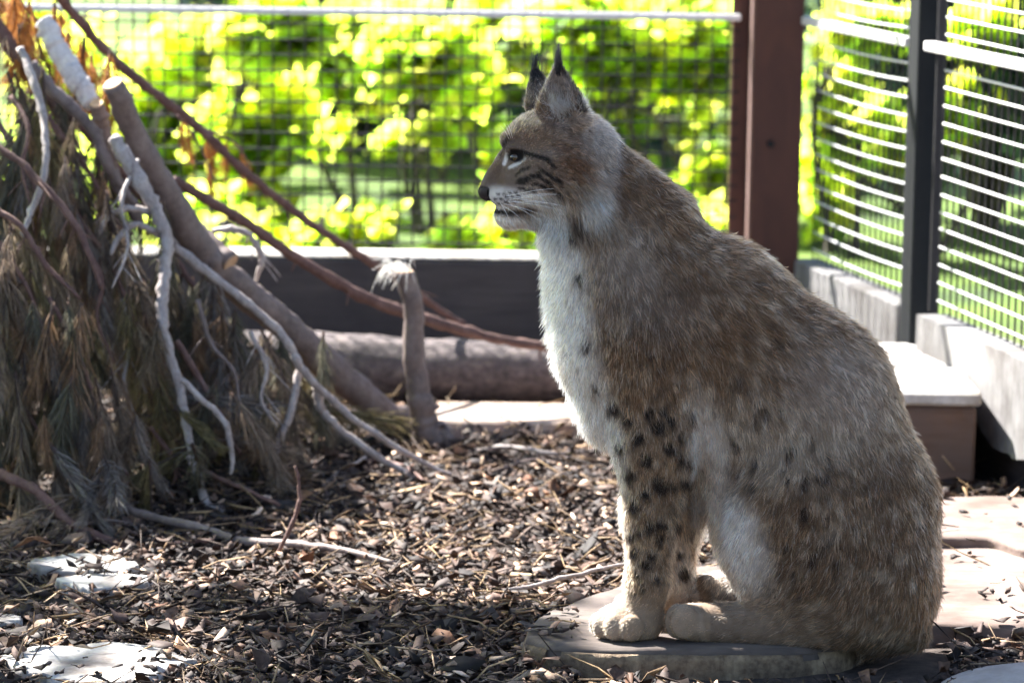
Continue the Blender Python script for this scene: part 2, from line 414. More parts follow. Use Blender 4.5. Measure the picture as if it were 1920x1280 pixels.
# wooden block step in the right corner
bl = empty('wooden_block', (0.6, 6.3, 0))
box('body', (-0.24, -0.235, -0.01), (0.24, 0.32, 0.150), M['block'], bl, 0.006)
for i in range(4): box('plank', (-0.245 + random.uniform(-.003, .003), -0.242 + 0.142 * i, 0.152), (0.246 + random.uniform(-.004, .004), -0.242 + 0.142 * i + 0.138, 0.180 - random.uniform(0, .003)), M['timber_sunlit'], bl, 0.005)  # planks paler than the body, standing in for sun on the top
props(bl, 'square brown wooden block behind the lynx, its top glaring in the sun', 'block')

# low plank lying in front of the log, and the log
pk = empty('plank', (0.1, 6.62, 0)); props(pk, 'sunlit low plank on the ground in front of the grey log', 'plank')
v, f = box_mesh((-0.30, -0.12, -0.005), (0.42, 0.10, 0.034), 0.005)
mesh_obj('board', v, f, M['timber'], pk, False)
lg = empty('log', (-0.1, 6.86, 0)); props(lg, 'thick grey weathered log lying along the foot of the back kerb', 'log')
lp = catmull([(-0.75, 0.07, 0.068), (-0.3, 0.03, 0.072), (0.1, 0.0, 0.07), (0.5, 0.02, 0.068), (0.75, 0.05, 0.066)], 16)
v, f = tube(lp, 0.068 + 0.004 * np.sin(np.linspace(0, 9, len(lp))), 28, 0.02, 4)
mesh_obj('trunk', v, f, M['bark_log'], lg)
for i in (0, -1):
    p = lp[i]; q = p + (p - lp[1 if i == 0 else -2]) * 0.02
    v, f = tube([p, q + (q - p) * 3], [0.060, 0.059], 20); mesh_obj('cut_face', v, f, M['wood_cut'], lg, False)

# slabs at the right and the wood slice under the lynx
def slab(name, pts, z0, z1, mat, label, cat, parent=None, jag=0.006, seed=1, top_bump=0.0, under=None):
    """flat slab with the outline pts (x,y) in world metres"""
    P = catmull(np.array([(*p, 0) for p in pts + [pts[0]]]), 8)[:-1, :2]; rg = np.random.default_rng(seed)
    c = P.mean(0); P = c + (P - c) * (1 + jag * 6 * vnoise(np.c_[P, P[:, :1] * 0], 22, seed, 3))[:, None] + rg.normal(0, jag * 0.12, P.shape); n_ = len(P); v = []; f = []
    rings = [(1.0, z0, 0), (1.0, z1 - .006, 0), (0.985, z1, 1), (0.8, z1, 1), (0.55, z1, 1), (0.28, z1, 1)]
    for s, z, t in rings:
        for p in P:
            q = c + (p - c) * s; v.append((q[0], q[1], z + t * top_bump * float(vnoise(np.array([q[0], q[1], 0]), 16, seed, 2))))
    v.append((c[0], c[1], z1))
    for r in range(len(rings) - 1):
        for j in range(n_):
            k_ = (j + 1) % n_; f.append((r * n_ + j, r * n_ + k_, (r + 1) * n_ + k_, (r + 1) * n_ + j))
    b = (len(rings) - 1) * n_
    for j in range(n_): f.append((b + j, b + (j + 1) % n_, len(v) - 1))
    o = mesh_obj(name, v, f, mat, parent, True)
    if label: props(o, label, cat)
    return o
def gp(x, y, z=0.0): return tuple(ground(x, y, z)[:2])
SZ = 0.036
ws = slab('wood_slice', [gp(985, 1196, SZ), gp(1070, 1213, SZ), gp(1300, 1218, SZ), gp(1500, 1216, SZ), gp(1600, 1200, SZ), gp(1640, 1150, SZ), gp(1560, 1080, SZ), gp(1300, 1060, SZ), gp(1100, 1120, SZ), gp(1010, 1155, SZ)],
          -0.01, SZ, M['slice'], 'flat weathered wood slice the lynx sits on', 'wood slice', seed=3, top_bump=0.004)
v = []; f = []
P = np.array([q.co[:2] for q in ws.data.vertices][:80])
npt = 80; c = P.mean(0)
for s, z in ((1.012, -0.012), (1.02, 0.006), (1.018, 0.02), (1.006, SZ - 0.007), (0.99, SZ - 0.009)):
    for j, p in enumerate(P):
        q = c + (p - c) * (s + 0.012 * float(vnoise(np.array([p[0], p[1], z * 0.5]), 90, 8, 3))); v.append((q[0], q[1], z))
for r in range(4):
    for j in range(npt):
        if vnoise(np.array([P[j][0], P[j][1], z * 0 + r * 0.01]), 60, 12) > 0.72: continue
        k_ = (j + 1) % npt; f.append((r * npt + j, r * npt + k_, (r + 1) * npt + k_, (r + 1) * npt + j))
mesh_obj('bark', v, f, M['slice_bark'], ws)
slab('paving_slab', [gp(1700, 1165, .03), gp(1960, 1168, .03), gp(2000, 1085, .03), gp(1960, 1035, .03), gp(1820, 1018, .03), gp(1690, 1022, .03), gp(1600, 1060, .03), gp(1600, 1140, .03)],
     -0.01, 0.03, M['slab'], 'flat pinkish slab at the right, behind the haunch of the lynx', 'slab', seed=5, jag=0.003, top_bump=0.002)
slab('paving_slab', [gp(1690, 1010, .045), gp(1850, 1010, .045), gp(1930, 1030, .045), gp(2020, 1010, .045), gp(2020, 940, .045), gp(1800, 932, .045), gp(1700, 950, .045)],
     -0.01, 0.045, M['slab'], 'straw strewn flat slab below the dark block at right', 'slab', seed=6, jag=0.005, top_bump=0.004)
def flat_stone(x0, x1, y0, y1, z, label, seed, mat='stone', name='flat_stone'):
    cx, cy = (x0 + x1) / 2, (y0 + y1) / 2; pts = []
    rg = np.random.default_rng(seed)
    for a in np.linspace(0, 2 * np.pi, 11, endpoint=False):
        r = rg.uniform(0.8, 1.05); pts.append(gp(cx + math.cos(a) * (x1 - x0) / 2 * r, cy - math.sin(a) * (y1 - y0) / 2 * r, z))
    return slab(name, pts[::-1] if False else pts, -0.01, z, M[mat], label, 'stone', seed=seed, jag=0.014, top_bump=0.005)
flat_stone(0, 365, 1200, 1276, 0.016, 'white flat stone glaring in the sun in the bottom left corner', 21)
flat_stone(60, 275, 1038, 1070, 0.015, 'pale flat stone in the shade below the brush pile, the farther of two', 22)
flat_stone(100, 290, 1072, 1102, 0.015, 'pale flat stone in the shade below the brush pile, the nearer of two', 23)
flat_stone(-40, 45, 1150, 1165, 0.008, 'small pale stone at the left edge above the glaring stone', 24)
# rounded grey rock in the bottom right corner
cx, cy = gp(1960, 1310, 0.0); v = []; f = []
for i in range(13):
    for j in range(28):
        th = math.pi / 2 * i / 12; ph = 2 * math.pi * j / 28
        p = np.array([0.16 * math.sin(th) * math.cos(ph), 0.11 * math.sin(th) * math.sin(ph), 0.052 * math.cos(th)])
        p *= 1 + 0.06 * float(vnoise(p, 14, 9, 2)); v.append((cx + p[0], cy + p[1], p[2] - 0.006))
for i in range(12):
    for j in range(28):
        k_ = (j + 1) % 28; f.append((i * 28 + j, (i + 1) * 28 + j, (i + 1) * 28 + k_, i * 28 + k_))
props(mesh_obj('rock', v, f, M['stone_grey']), 'rounded grey rock in the bottom right corner', 'rock')

# ------------------------------------------------------------------ branches of the brush pile
def interp_rad(pts_r, n):
    r = []
    for i in range(len(pts_r) - 1): r += list(np.linspace(pts_r[i], pts_r[i + 1], n, endpoint=False))
    return np.array(r + [pts_r[-1]])
_bseed = [100]
def branch(label, pts, mat, Y, cut=(), twigs=0, name='fallen_branch', cat='branch', group='cut branches of the brush pile', rough=0.07, knots=0.12, forks=(), sides=10, lift=0.0):
    """pts: (px, py, radius px); Y: (start, end) distance or a list; forks: more limbs of the same branch"""
    def limb(pts, Y):
        pts = np.array(pts, float); Ys = np.interp(np.linspace(0, 1, len(pts)), np.linspace(0, 1, len(Y)), Y)
        W = at(pts[:, 0], pts[:, 1], Ys); r = pts[:, 2] / ppm(Ys)
        gzz = gz(W[:, 0], W[:, 1]); W[:, 2] = np.maximum(W[:, 2] + lift, gzz + r * 0.6 + lift)
        n = 8; C = catmull(W, n); R = interp_rad(r, n)
        _bseed[0] += 1; rg = np.random.default_rng(_bseed[0])
        jit = np.cumsum(rg.normal(0, 1, C.shape), 0); jit -= np.linspace(0, 1, len(C))[:, None] * jit[-1]
        C = C + jit * np.minimum(R, 0.006)[:, None] * 0.16
        return C, R
    parts = []; C0, R0 = limb(pts, Y)
    parts.append(tube(C0, R0, sides, rough, _bseed[0], True, knots))
    for fp_, fY in forks:
        C, R = limb(fp_, fY); R[-1] *= 0.6; parts.append(tube(C, R, 8, rough, _bseed[0], True, knots))
    rg = np.random.default_rng(_bseed[0] + 999)
    for _ in range(twigs):
        i = rg.integers(3, len(C0) - 3); d = rg.normal(0, 1, 3); d[1] *= 0.5; d[2] = -abs(d[2]) * 0.6 + 0.2; t = C0[i + 1] - C0[i]; t /= np.linalg.norm(t)
        d = d / np.linalg.norm(d) + t * 0.9; L = rg.uniform(0.01, 0.055)
        q = np.array([C0[i], C0[i] + d * L * 0.5, C0[i] + d * L + np.array([0, 0, -0.1 * L])])
        parts.append(tube(catmull(q, 3), np.linspace(max(0.0012, R0[i] * 0.35), 0.0007, 7), 5, 0.1, 3))
    v, f = join(parts); base = C0[-1].copy()
    o = mesh_obj(name, v - base, f, M[mat]); o.location = base
    props(o, label, cat, group)
    for e in cut:
        i, j = (0, 1) if e == 0 else (-1, -2)
        d = C0[i] - C0[j]; d /= np.linalg.norm(d)
        vv, ff = tube([C0[i] - d * 0.001, C0[i] + d * 0.0025], [R0[i] * 0.93, R0[i] * 0.9], 14, 0.04, 5)
        mesh_obj('cut_face', vv - base, ff, M['wood_cut'], o, False)
    return o
trunk_A = branch('thickest sawn branch of the pile, leaning from its sawn top down to the stump', [(213, 158, 21), (245, 240, 22), (290, 335, 25), (340, 425, 29), (390, 495, 30), (450, 550, 29), (520, 605, 29), (600, 672, 29), (680, 742, 28), (762, 808, 26)], 'bark_smooth', (6.05, 6.42), cut=(0,), rough=0.025, knots=0.05, sides=16)
stump = branch('upright sawn stick with a tuft of pale fluff on its top', [(758, 512, 19), (766, 560, 19), (772, 640, 20), (782, 720, 22), (795, 790, 25), (818, 846, 38), (825, 862, 44)], 'bark_smooth', (6.30, 6.33), cut=(0,), rough=0.03, sides=16)
branch('long thin dark branch crossing the mesh from the top left down to the kerb', [(100, -30, 9), (125, 8, 9), (200, 95, 9), (300, 180, 9), (400, 262, 9), (480, 338, 8), (570, 410, 8), (650, 465, 8), (720, 503, 8), (790, 556, 7), (870, 608, 6)], 'bark_red', (6.5, 6.9), twigs=16)
branch('thin reddish branch sloping behind the upright stick to the log', [(325, 335, 9), (420, 398, 10), (520, 462, 10), (620, 528, 11), (700, 568, 11), (800, 602, 11), (900, 630, 10), (1020, 650, 9), (1090, 662, 6)], 'bark_red', (6.45, 6.65), twigs=8)
branch('broken branch stub glaring white in the sun at the upper left', [(82, 42, 17), (105, 85, 20), (130, 125, 21), (150, 160, 20), (172, 196, 17)], 'bark_sunlit', (6.2, 6.15), cut=(0,))
branch('short sawn brown stub below the glaring broken one', [(180, 196, 14), (190, 230, 15), (205, 290, 15), (225, 350, 13), (262, 420, 11)], 'bark_smooth', (6.1, 6.15), cut=(0,))
branch('pale forked branch with limbs reaching down to the litter', [(212, 258, 13), (250, 320, 15), (285, 390, 12), (308, 445, 12), (308, 500, 11), (304, 560, 11), (316, 640, 11), (340, 718, 9), (350, 800, 8), (366, 880, 8), (386, 940, 7), (420, 992, 6)], 'bark_pale', (6.0, 5.95, 5.85, 5.75), knots=0.3, twigs=6,
       forks=[([(312, 455, 10), (390, 520, 9), (470, 580, 8), (540, 652, 8), (567, 692, 8), (612, 742, 7), (700, 810, 6), (780, 862, 5), (865, 918, 3)], (5.98, 6.0, 6.1)),
              ([(562, 688, 7), (548, 760, 7), (522, 840, 7), (513, 900, 7), (530, 955, 7), (560, 985, 5)], (6.02, 5.9)),
              ([(592, 725, 8), (606, 770, 8), (640, 808, 7), (700, 850, 7), (785, 918, 5)], (6.03, 6.05)),
              ([(340, 712, 6), (385, 752, 6), (425, 792, 6), (436, 850, 5), (432, 890, 3)], (5.8, 5.78)),
              ([(300, 440, 7), (262, 424, 6), (228, 440, 6), (208, 478, 4)], (5.97, 5.9)),
              ([(284, 400, 8), (240, 392, 6), (205, 400, 6), (186, 440, 4)], (5.98, 5.92))])
branch('brown sawn branch end with an orange cut face pointing right', [(300, 340, 16), (340, 400, 18), (385, 448, 19), (432, 492, 20)], 'bark_smooth', (6.3, 6.2), cut=(1,), rough=0.03)
branch('reddish branch on the dark soil below the pile, curving from the left edge', [(-40, 865, 10), (10, 888, 10), (75, 922, 10), (130, 975, 9), (200, 1012, 8), (270, 1032, 7), (340, 1020, 5), (400, 1012, 3)], 'bark_red', (5.6, 5.5, 5.45))
branch('bent branch lying on the litter with a sunlit right end', [(170, 965, 8), (250, 982, 8), (330, 1000, 9), (400, 1015, 9), (470, 1040, 10), (560, 1068, 8), (650, 1096, 7), (740, 1120, 5)], 'bark_smooth', (5.65, 5.5, 5.3), twigs=4, lift=0.022)
branch('thin dark twig standing upright out of the litter', [(553, 872, 2.5), (561, 910, 3), (560, 945, 4), (545, 992, 4), (512, 1052, 4)], 'bark_red', (5.4, 5.38), name='twig', cat='twig', group='loose twigs')
branch('straight white twig on the litter in front of the forepaw', [(955, 1104, 3), (1000, 1098, 4), (1060, 1082, 4), (1120, 1068, 4), (1176, 1056, 3)], 'bark_pale', (5.1, 5.2), name='twig', cat='twig', group='loose twigs')
branch('thin twig slanting from the pale fork to the litter', [(360, 866, 4), (400, 888, 5), (450, 912, 4), (524, 948, 4)], 'bark_red', (5.85, 5.7), name='twig', cat='twig', group='loose twigs')
branch('thin reddish twig lying from the pile to the foot of the stump', [(420, 710, 5), (520, 745, 6), (640, 775, 6), (740, 805, 6), (830, 842, 4)], 'bark_red', (6.25, 6.4), name='twig', cat='twig', group='loose twigs', twigs=5)
branch('bare grey branch at the far left, hanging from the top of the pile', [(38, 90, 8), (70, 165, 8), (92, 240, 7), (92, 310, 7), (62, 400, 6), (34, 462, 4)], 'bark_pale', (6.0, 5.8))
branch('brown branch running along the top of the pile under the glaring stub', [(-20, 20, 11), (30, 90, 12), (90, 165, 12), (160, 240, 11), (230, 330, 9), (290, 400, 7)], 'bark_red', (6.25, 6.15), twigs=8)
branch('purplish branch along the pile below the sawn stub', [(60, 120, 11), (110, 180, 12), (170, 240, 11), (215, 330, 9), (262, 395, 8)], 'bark_smooth', (6.08, 6.05), twigs=4)
branch('dark thin branch slanting across the left of the pile', [(-20, 262, 6), (50, 315, 7), (110, 380, 7), (160, 460, 6), (190, 540, 4)], 'bark_red', (5.85, 5.75), twigs=6)
branch('dark thin branch low across the left edge of the pile', [(-20, 380, 6), (40, 420, 6), (90, 500, 5), (150, 560, 3)], 'bark_red', (5.75, 5.7), twigs=5)
branch('pale thin hook of dry twig above the kerb by the orange sawn end', [(400, 436, 6), (440, 428, 6), (476, 448, 6), (490, 490, 6), (474, 545, 3)], 'bark_pale', (6.3, 6.3), name='twig', cat='twig', group='loose twigs', twigs=14)
TW = ['thin twig %s' % t for t in ('under the sawn top of the thickest branch', 'hanging at the left edge, highest of those there', 'hanging at the left edge at mid height', 'drooping in front of the heart of the pile', 'drooping left of the pale fork', 'trailing right of the pale fork', 'poking out below the thickest branch', 'trailing to the soil at the foot of the pile', 'lying at the foot of the pile by the pale stones', 'rising from the litter left of the stump', 'arching over the litter before the stump', 'lying on the litter right of the stump', 'lying before the sunlit plank')]
TP = [[(260, 300), (230, 380), (240, 460), (210, 540)], [(20, 180), (50, 240), (40, 320), (60, 390)], [(10, 500), (60, 560), (70, 640), (110, 700)], [(230, 560), (250, 640), (235, 720), (260, 800)], [(150, 450), (190, 520), (180, 600), (215, 680)], [(370, 560), (395, 640), (440, 700), (450, 790)], [(470, 620), (500, 690), (490, 750), (520, 800)],
      [(280, 800), (320, 850), (330, 900), (300, 960)], [(40, 960), (130, 985), (210, 975), (290, 1000)], [(600, 930), (640, 880), (690, 850), (720, 800)], [(640, 905), (700, 860), (770, 880), (820, 930)], [(860, 900), (930, 880), (1000, 860), (1060, 870)], [(880, 850), (960, 838), (1040, 850), (1090, 842)]]
for i, (lab, p) in enumerate(zip(TW, TP)):
    yb = (6.0 - 0.02 * i, 5.85) if i < 8 else tuple(float(ground(q[0], q[1])[1]) - (0.0 if j in (0, 3) else 0.12) for j, q in enumerate(p))
    branch(lab, [(q[0], q[1], r) for q, r in zip(p, (4.5, 4.5, 3.5, 2))], ('bark_pale', 'bark_red', 'bark_smooth')[i % 3], yb, name='twig', cat='twig', group='loose twigs', twigs=7, sides=7)
# pale fluff on the stump, each wisp a thin drooping tube
top = at(742, 508, 6.30); parts = []
for i in range(70):
    d = np.array([random.gauss(-0.55, 0.5), random.gauss(0, 0.4), random.gauss(0.05, 0.35)]); d /= np.linalg.norm(d); L = random.uniform(0.012, 0.045)
    s0 = top + np.array([random.uniform(-0.012, 0.026), random.uniform(-0.015, 0.015), random.uniform(0, 0.006)])
    q = [s0, s0 + d * L * 0.5 + np.array([0, 0, 0.004]), s0 + d * L + np.array([0, 0, -L * random.uniform(0.2, 1.0)])]
    parts.append(tube(catmull(q, 4), np.linspace(0.0007, 0.0003, 9), 4))
v, f = join(parts); n = N('fluff'); n.base((0.8, 0.77, 0.72)); M['fluff'] = n.m
mesh_obj('fluff_tuft', v - np.array(stump.location), f, M['fluff'], stump)

# ------------------------------------------------------------------ boughs hung with dry needle tassels
def tassel_mesh(name, seed, L, nneedle, spread, c_lo, c_hi):
    rg = np.random.default_rng(seed); V = []; Fq = []; Cc = []
    t = np.linspace(0, 1, 7); spine = np.stack([0.02 * np.sin(t * 2.4 + seed) * L * 6, 0.015 * np.cos(t * 2 + seed) * L * 6, -t * L], 1)
    spine -= spine[0]
    for _ in range(nneedle):
        s = rg.uniform(0.0, 1.0) ** 0.8; p = np.array([np.interp(s, t, spine[:, k]) for k in range(3)])
        a = rg.uniform(0, 6.283); out = np.array([math.cos(a), math.sin(a), 0]); nl = rg.uniform(0.03, 0.062) * (1.1 - 0.3 * s)
        d0 = out * spread * rg.uniform(0.6, 1.3) + np.array([0, 0, -0.55]); d0 /= np.linalg.norm(d0)
        d1 = d0 + np.array([0, 0, -0.7]) + rg.normal(0, 0.12, 3); d1 /= np.linalg.norm(d1)
        w = rg.uniform(0.0005, 0.0009); side = np.cross(d0, rg.normal(0, 1, 3)); side /= np.linalg.norm(side)
        b = len(V); q0 = p; q1 = p + d0 * nl * 0.5; q2 = q1 + d1 * nl * 0.5
        V += [q0 - side * w, q0 + side * w, q1 - side * w, q1 + side * w, q2 - side * w * 0.4, q2 + side * w * 0.4]
        Fq += [(b, b + 1, b + 3, b + 2), (b + 2, b + 3, b + 5, b + 4)]
        k = rg.random(); k = k * 0.8 + 0.2 * s; c = np.array(c_lo) * (1 - k) + np.array(c_hi) * k; c = c * rg.uniform(0.6, 1.3); Cc += [c] * 6
    tv, tf = tube(spine, np.linspace(0.0026, 0.0008, 7), 5); b = len(V)
    V += list(tv); Cc += [np.array([0.10, 0.07, 0.06])] * len(tv)
    tf4 = [q for q in tf if len(q) == 4]
    Fq += [tuple(i + b for i in q) for q in tf4]
    me = bpy.data.meshes.new(name)
    me.from_pydata([tuple(p) for p in V], [], Fq); me.materials.append(M['needle'])
    a = me.attributes.new('col', 'FLOAT_COLOR', 'POINT'); cc = np.ones((len(V), 4), np.float32); cc[:, :3] = Cc; a.data.foreach_set('color', cc.ravel())
    return me
M['needle'] = mat_attr('needle', 0.7, 0.35)
PAL = [((0.13, 0.10, 0.065), (0.32, 0.25, 0.17)), ((0.15, 0.11, 0.085), (0.36, 0.28, 0.21)), ((0.075, 0.075, 0.055), (0.19, 0.18, 0.13)), ((0.12, 0.10, 0.05), (0.29, 0.24, 0.12)), ((0.16, 0.10, 0.06), (0.36, 0.23, 0.14)), ((0.12, 0.105, 0.10), (0.32, 0.28, 0.25))]
TAS = [tassel_mesh('needle_tassel', 40 + i, random.uniform(0.08, 0.20), int(random.uniform(150, 300)), random.uniform(0.12, 0.42), *PAL[i % 6]) for i in range(16)]
ORANGE = [tassel_mesh('dry_leaf_tassel', 80 + i, 0.10, 150, 0.3, (0.35, 0.13, 0.03), (0.6, 0.28, 0.08)) for i in range(2)]
def bough(label, pts, Y, ntas, sc=(0.6, 1.45), meshes=TAS, rad=7, spread_px=45, stem='bark_red'):
    b = branch(label, [(p[0], p[1], rad * (1 - 0.6 * i / max(1, len(pts) - 1))) for i, p in enumerate(pts)], stem, Y, name='conifer_bough', cat='conifer bough', group='conifer boughs of the brush pile', knots=0.05, sides=7)
    P = np.array(pts, float)
    for _ in range(ntas):
        s = random.uniform(0, 1) * (len(P) - 1); i = min(int(s), len(P) - 2); q = P[i] + (P[i + 1] - P[i]) * (s - i)
        Ys = np.interp(s / (len(P) - 1), np.linspace(0, 1, len(Y)), Y) + random.uniform(-0.10, 0.10)
        w = at(q[0] + random.gauss(0, spread_px), q[1] + random.gauss(0, spread_px * 0.6), Ys)
        k = random.uniform(*sc)
        if w[2] < gz(w[0], w[1]) + 0.03: w[2] = float(gz(w[0], w[1])) + 0.03 + random.uniform(0, 0.03)
        lowz = w[2] - float(gz(w[0], w[1]))
        o = link('needle_tassel', random.choice(meshes), b)
        o.location = Vector(w) - b.location
        tilt = 0.22 if lowz > 0.15 * k else 1.1
        o.rotation_euler = (max(-1.15, min(1.15, random.gauss(0, tilt * 0.6))), max(-1.15, min(1.15, random.gauss(0.1, tilt))), random.uniform(0, 6.28)); o.scale = (k, k, k)
    return b
BG = [
 ('bough at the top of the pile under the brown top branch', [(-10, 60), (60, 150), (120, 230), (160, 300)], (6.25, 6.2), 22),
 ('bough hanging below the purplish branch', [(90, 220), (150, 300), (200, 380), (240, 460)], (6.15, 6.05), 26),
 ('bough at the left edge in the upper pile', [(-30, 180), (10, 250), (50, 320), (80, 400)], (6.05, 5.95), 24),
 ('bough draped left of the pale fork in the middle of the pile', [(120, 360), (170, 440), (220, 520), (250, 600)], (6.0, 5.9), 26),
 ('olive bough at the left edge at mid height', [(-30, 430), (20, 490), (60, 560), (90, 650)], (5.8, 5.7), 26),
 ('bough right of the pale fork under the thickest branch', [(320, 470), (370, 540), (430, 610), (480, 690)], (6.15, 6.1), 30),
 ('bough behind the pale fork in the heart of the pile', [(220, 480), (280, 570), (330, 660), (360, 760)], (6.2, 6.1), 30),
 ('bough with a large brown tassel low on the left', [(90, 560), (140, 640), (170, 720), (190, 800)], (5.75, 5.7), 24),
 ('bough low at the left edge above the reddish ground branch', [(-30, 640), (20, 720), (60, 790), (110, 850)], (5.75, 5.65), 26),
 ('bough drooping to the soil below the large brown tassel', [(150, 760), (190, 820), (215, 860), (240, 890)], (5.75, 5.7), 18),
 ('bough trailing below the thin pale limb to the soil', [(330, 640), (380, 720), (420, 790), (450, 850)], (5.95, 5.85), 24),
 ('bough reaching right along the underside of the thickest branch', [(420, 600), (500, 680), (560, 740), (600, 790)], (6.3, 6.3), 22),
 ('shaded bough behind the others at the left', [(0, 300), (60, 420), (100, 560), (130, 700)], (6.3, 6.2), 34),
 ('shaded bough at the back in the middle of the pile', [(180, 380), (260, 520), (320, 660), (380, 800)], (6.4, 6.3), 36),
 ('shaded bough at the foot of the pile', [(40, 840), (160, 870), (280, 860), (400, 850)], (6.1, 6.1), 30),
]
for lab, pts, Yb, nt in BG: bough(lab, pts, Yb, nt)
bough('dry orange bough glowing at the top left corner', [(-30, -40), (30, 0), (80, 50), (140, 110), (170, 150)], (6.35, 6.3), 16, (0.8, 1.3), ORANGE, 5, 30)
bough('dry orange spray hanging from the long thin dark branch', [(380, 240), (440, 270), (462, 300), (468, 330)], (6.7, 6.7), 4, (0.6, 0.9), ORANGE, 3, 8)
bough('withered orange spray between the sawn top and the mesh', [(330, 215), (365, 260), (395, 320), (415, 370)], (6.6, 6.6), 3, (0.5, 0.7), ORANGE, 3, 6)

# ------------------------------------------------------------------ litter: bark chips, dead leaf scraps, straw
EXCL = []   # outlines of slabs and stones that lie clear of the litter
def inside(poly, x, y):
    r = np.zeros(len(x), bool); j = len(poly) - 1
    for i in range(len(poly)):
        xi, yi = poly[i]; xj, yj = poly[j]
        c = ((yi > y) != (yj > y)) & (x < (xj - xi) * (y - yi) / (yj - yi + 1e-12) + xi); r ^= c; j = i
    return r
for o_ in list(COL.objects):
    if o_.name.split('.')[0] in ('wood_slice', 'paving_slab', 'flat_stone'): EXCL.append((np.array([q.co[:2] for q in o_.data.vertices])[:(len(o_.data.vertices) - 1) // 6], 0.035 if 'stone' in o_.name else (0.16 if 'slice' in o_.name else 0.05), max(q.co.z for q in o_.data.vertices)))
EXCL.append((np.array([gp(1085, 1120, SZ), gp(1085, 1235, SZ), gp(1400, 1250, SZ), gp(1760, 1275, 0.01), gp(1800, 1150, 0.01), gp(1600, 1050, SZ), gp(1250, 1060, SZ)]), 0.0, 0.0))   # under the animal
def litter(name, count, kind, pal, region, size, seed, label, cat=None, lift=0.012):
    rg = np.random.default_rng(seed); x0, x1, y0, y1 = region
    px = rg.uniform(0, 1, count); yy = y0 + (y1 - y0) * rg.uniform(0, 1, count) ** 1.15
    half = 0.155 * yy; xx = (x0 + (x1 - x0) * px) * half / 0.72
    dens = vnoise(np.stack([xx, yy, 0 * xx], -1), 6, seed, 2)
    keep = dens > -0.45 - 0.3 * rg.random(count)
    for poly, pk_, zp_ in EXCL:
        c_ = poly.mean(0); keep &= ~(inside(c_ + (poly - c_) * (0.95 if zp_ < 0.025 and pk_ > 0.03 else 1.01), xx, yy) & (rg.random(count) > pk_))
    keep &= ((xx - A2[0]) * N2[0] + (yy - A2[1]) * N2[1]) < -0.02        # inside the right fence
    xx, yy = xx[keep], yy[keep]; n_ = len(xx)
    L = rg.uniform(*size, n_) * rg.uniform(0.6, 1.5, n_)
    if kind == 'chip': W = L * rg.uniform(0.25, 0.7, n_); H_ = rg.uniform(0.001, 0.004, n_)
    elif kind == 'leaf': W = L * rg.uniform(0.3, 0.75, n_); H_ = np.full(n_, 0.0006)
    else: W = rg.uniform(0.0009, 0.0022, n_); H_ = W.copy()
    # template 3 x 2 x 2 bent slab
    u = np.array([-.5, 0, .5]); T = np.array([(a, b, c) for a in u for b in (-.5, .5) for c in (0, 1)])
    V = np.repeat(T[None], n_, 0); bend = rg.normal(0, 1, n_) * (0.5 if kind == 'leaf' else 0.18)
    tw = rg.normal(0, 0.5, n_)
    Z = V[..., 2] * H_[:, None] + (4 * V[..., 0] ** 2) * (bend * L * 0.5)[:, None] + V[..., 0] * V[..., 1] * (tw * W)[:, None]
    if kind == 'leaf': Z = Z + np.abs(V[..., 1]) * (rg.normal(0.2, 0.4, n_) * W)[:, None]
    ends = np.where(np.abs(V[..., 0]) > .3, rg.uniform(0.25, 1, n_)[:, None], 1.0)
    Xl = V[..., 0] * L[:, None] * (1 + 0.25 * rg.normal(0, 1, (n_, 12)) * (np.abs(V[..., 0]) > .3)); Yl = V[..., 1] * W[:, None] * ends
    loc = np.stack([Xl, Yl, Z], -1)
    yaw = rg.uniform(0, 6.283, n_); pit = rg.normal(0, 0.28, n_); rol = rg.normal(0, 0.35, n_)
    def rot(a, i, j):
        c, s = np.cos(a)[:, None], np.sin(a)[:, None]; p, q = loc[..., i].copy(), loc[..., j].copy()
        loc[..., i] = c * p - s * q; loc[..., j] = s * p + c * q
    rot(rol, 1, 2); rot(pit, 0, 2); rot(yaw, 0, 1)
    zt = gz(xx, yy)
    for poly, pk_, zp_ in EXCL: zt = np.where(inside(poly, xx, yy), np.maximum(zt, zp_), zt)
    zb = zt + rg.uniform(0, lift, n_) - loc[..., 2].min(1) * 0.6
    loc += np.stack([xx, yy, zb], -1)[:, None]
    quads = []
    idx = lambda i, j, k: i * 4 + j * 2 + k
    for i in (0, 1):
        quads += [(idx(i, 0, 1), idx(i + 1, 0, 1), idx(i + 1, 1, 1), idx(i, 1, 1)), (idx(i, 0, 0), idx(i, 1, 0), idx(i + 1, 1, 0), idx(i + 1, 0, 0)),
                  (idx(i, 0, 0), idx(i + 1, 0, 0), idx(i + 1, 0, 1), idx(i, 0, 1)), (idx(i, 1, 0), idx(i, 1, 1), idx(i + 1, 1, 1), idx(i + 1, 1, 0))]
    quads += [(0, 1, 3, 2), (8, 10, 11, 9)]
    Fq = (np.array(quads)[None] + (np.arange(n_) * 12)[:, None, None]).reshape(-1, 4)
    pal = np.array(pal); c = pal[rg.integers(0, len(pal), n_)] * rg.uniform(0.33, 1.1, n_)[:, None] * np.array([1.1, 0.96, 0.87])
    o = fast_mesh(name, loc.reshape(-1, 3), Fq, 4, M['litter'], col=np.repeat(c, 12, 0).astype(np.float32))
    props(o, label, cat, None, 'stuff'); return o
M['litter'] = mat_attr('litter', 0.75, 0.0)
REG = (-1.25, 1.3, 4.1, 7.3)
DARK = [(0.03, 0.022, 0.02), (0.055, 0.04, 0.035), (0.085, 0.06, 0.052), (0.022, 0.019, 0.02), (0.05, 0.035, 0.032), (0.12, 0.088, 0.075), (0.04, 0.032, 0.03)]
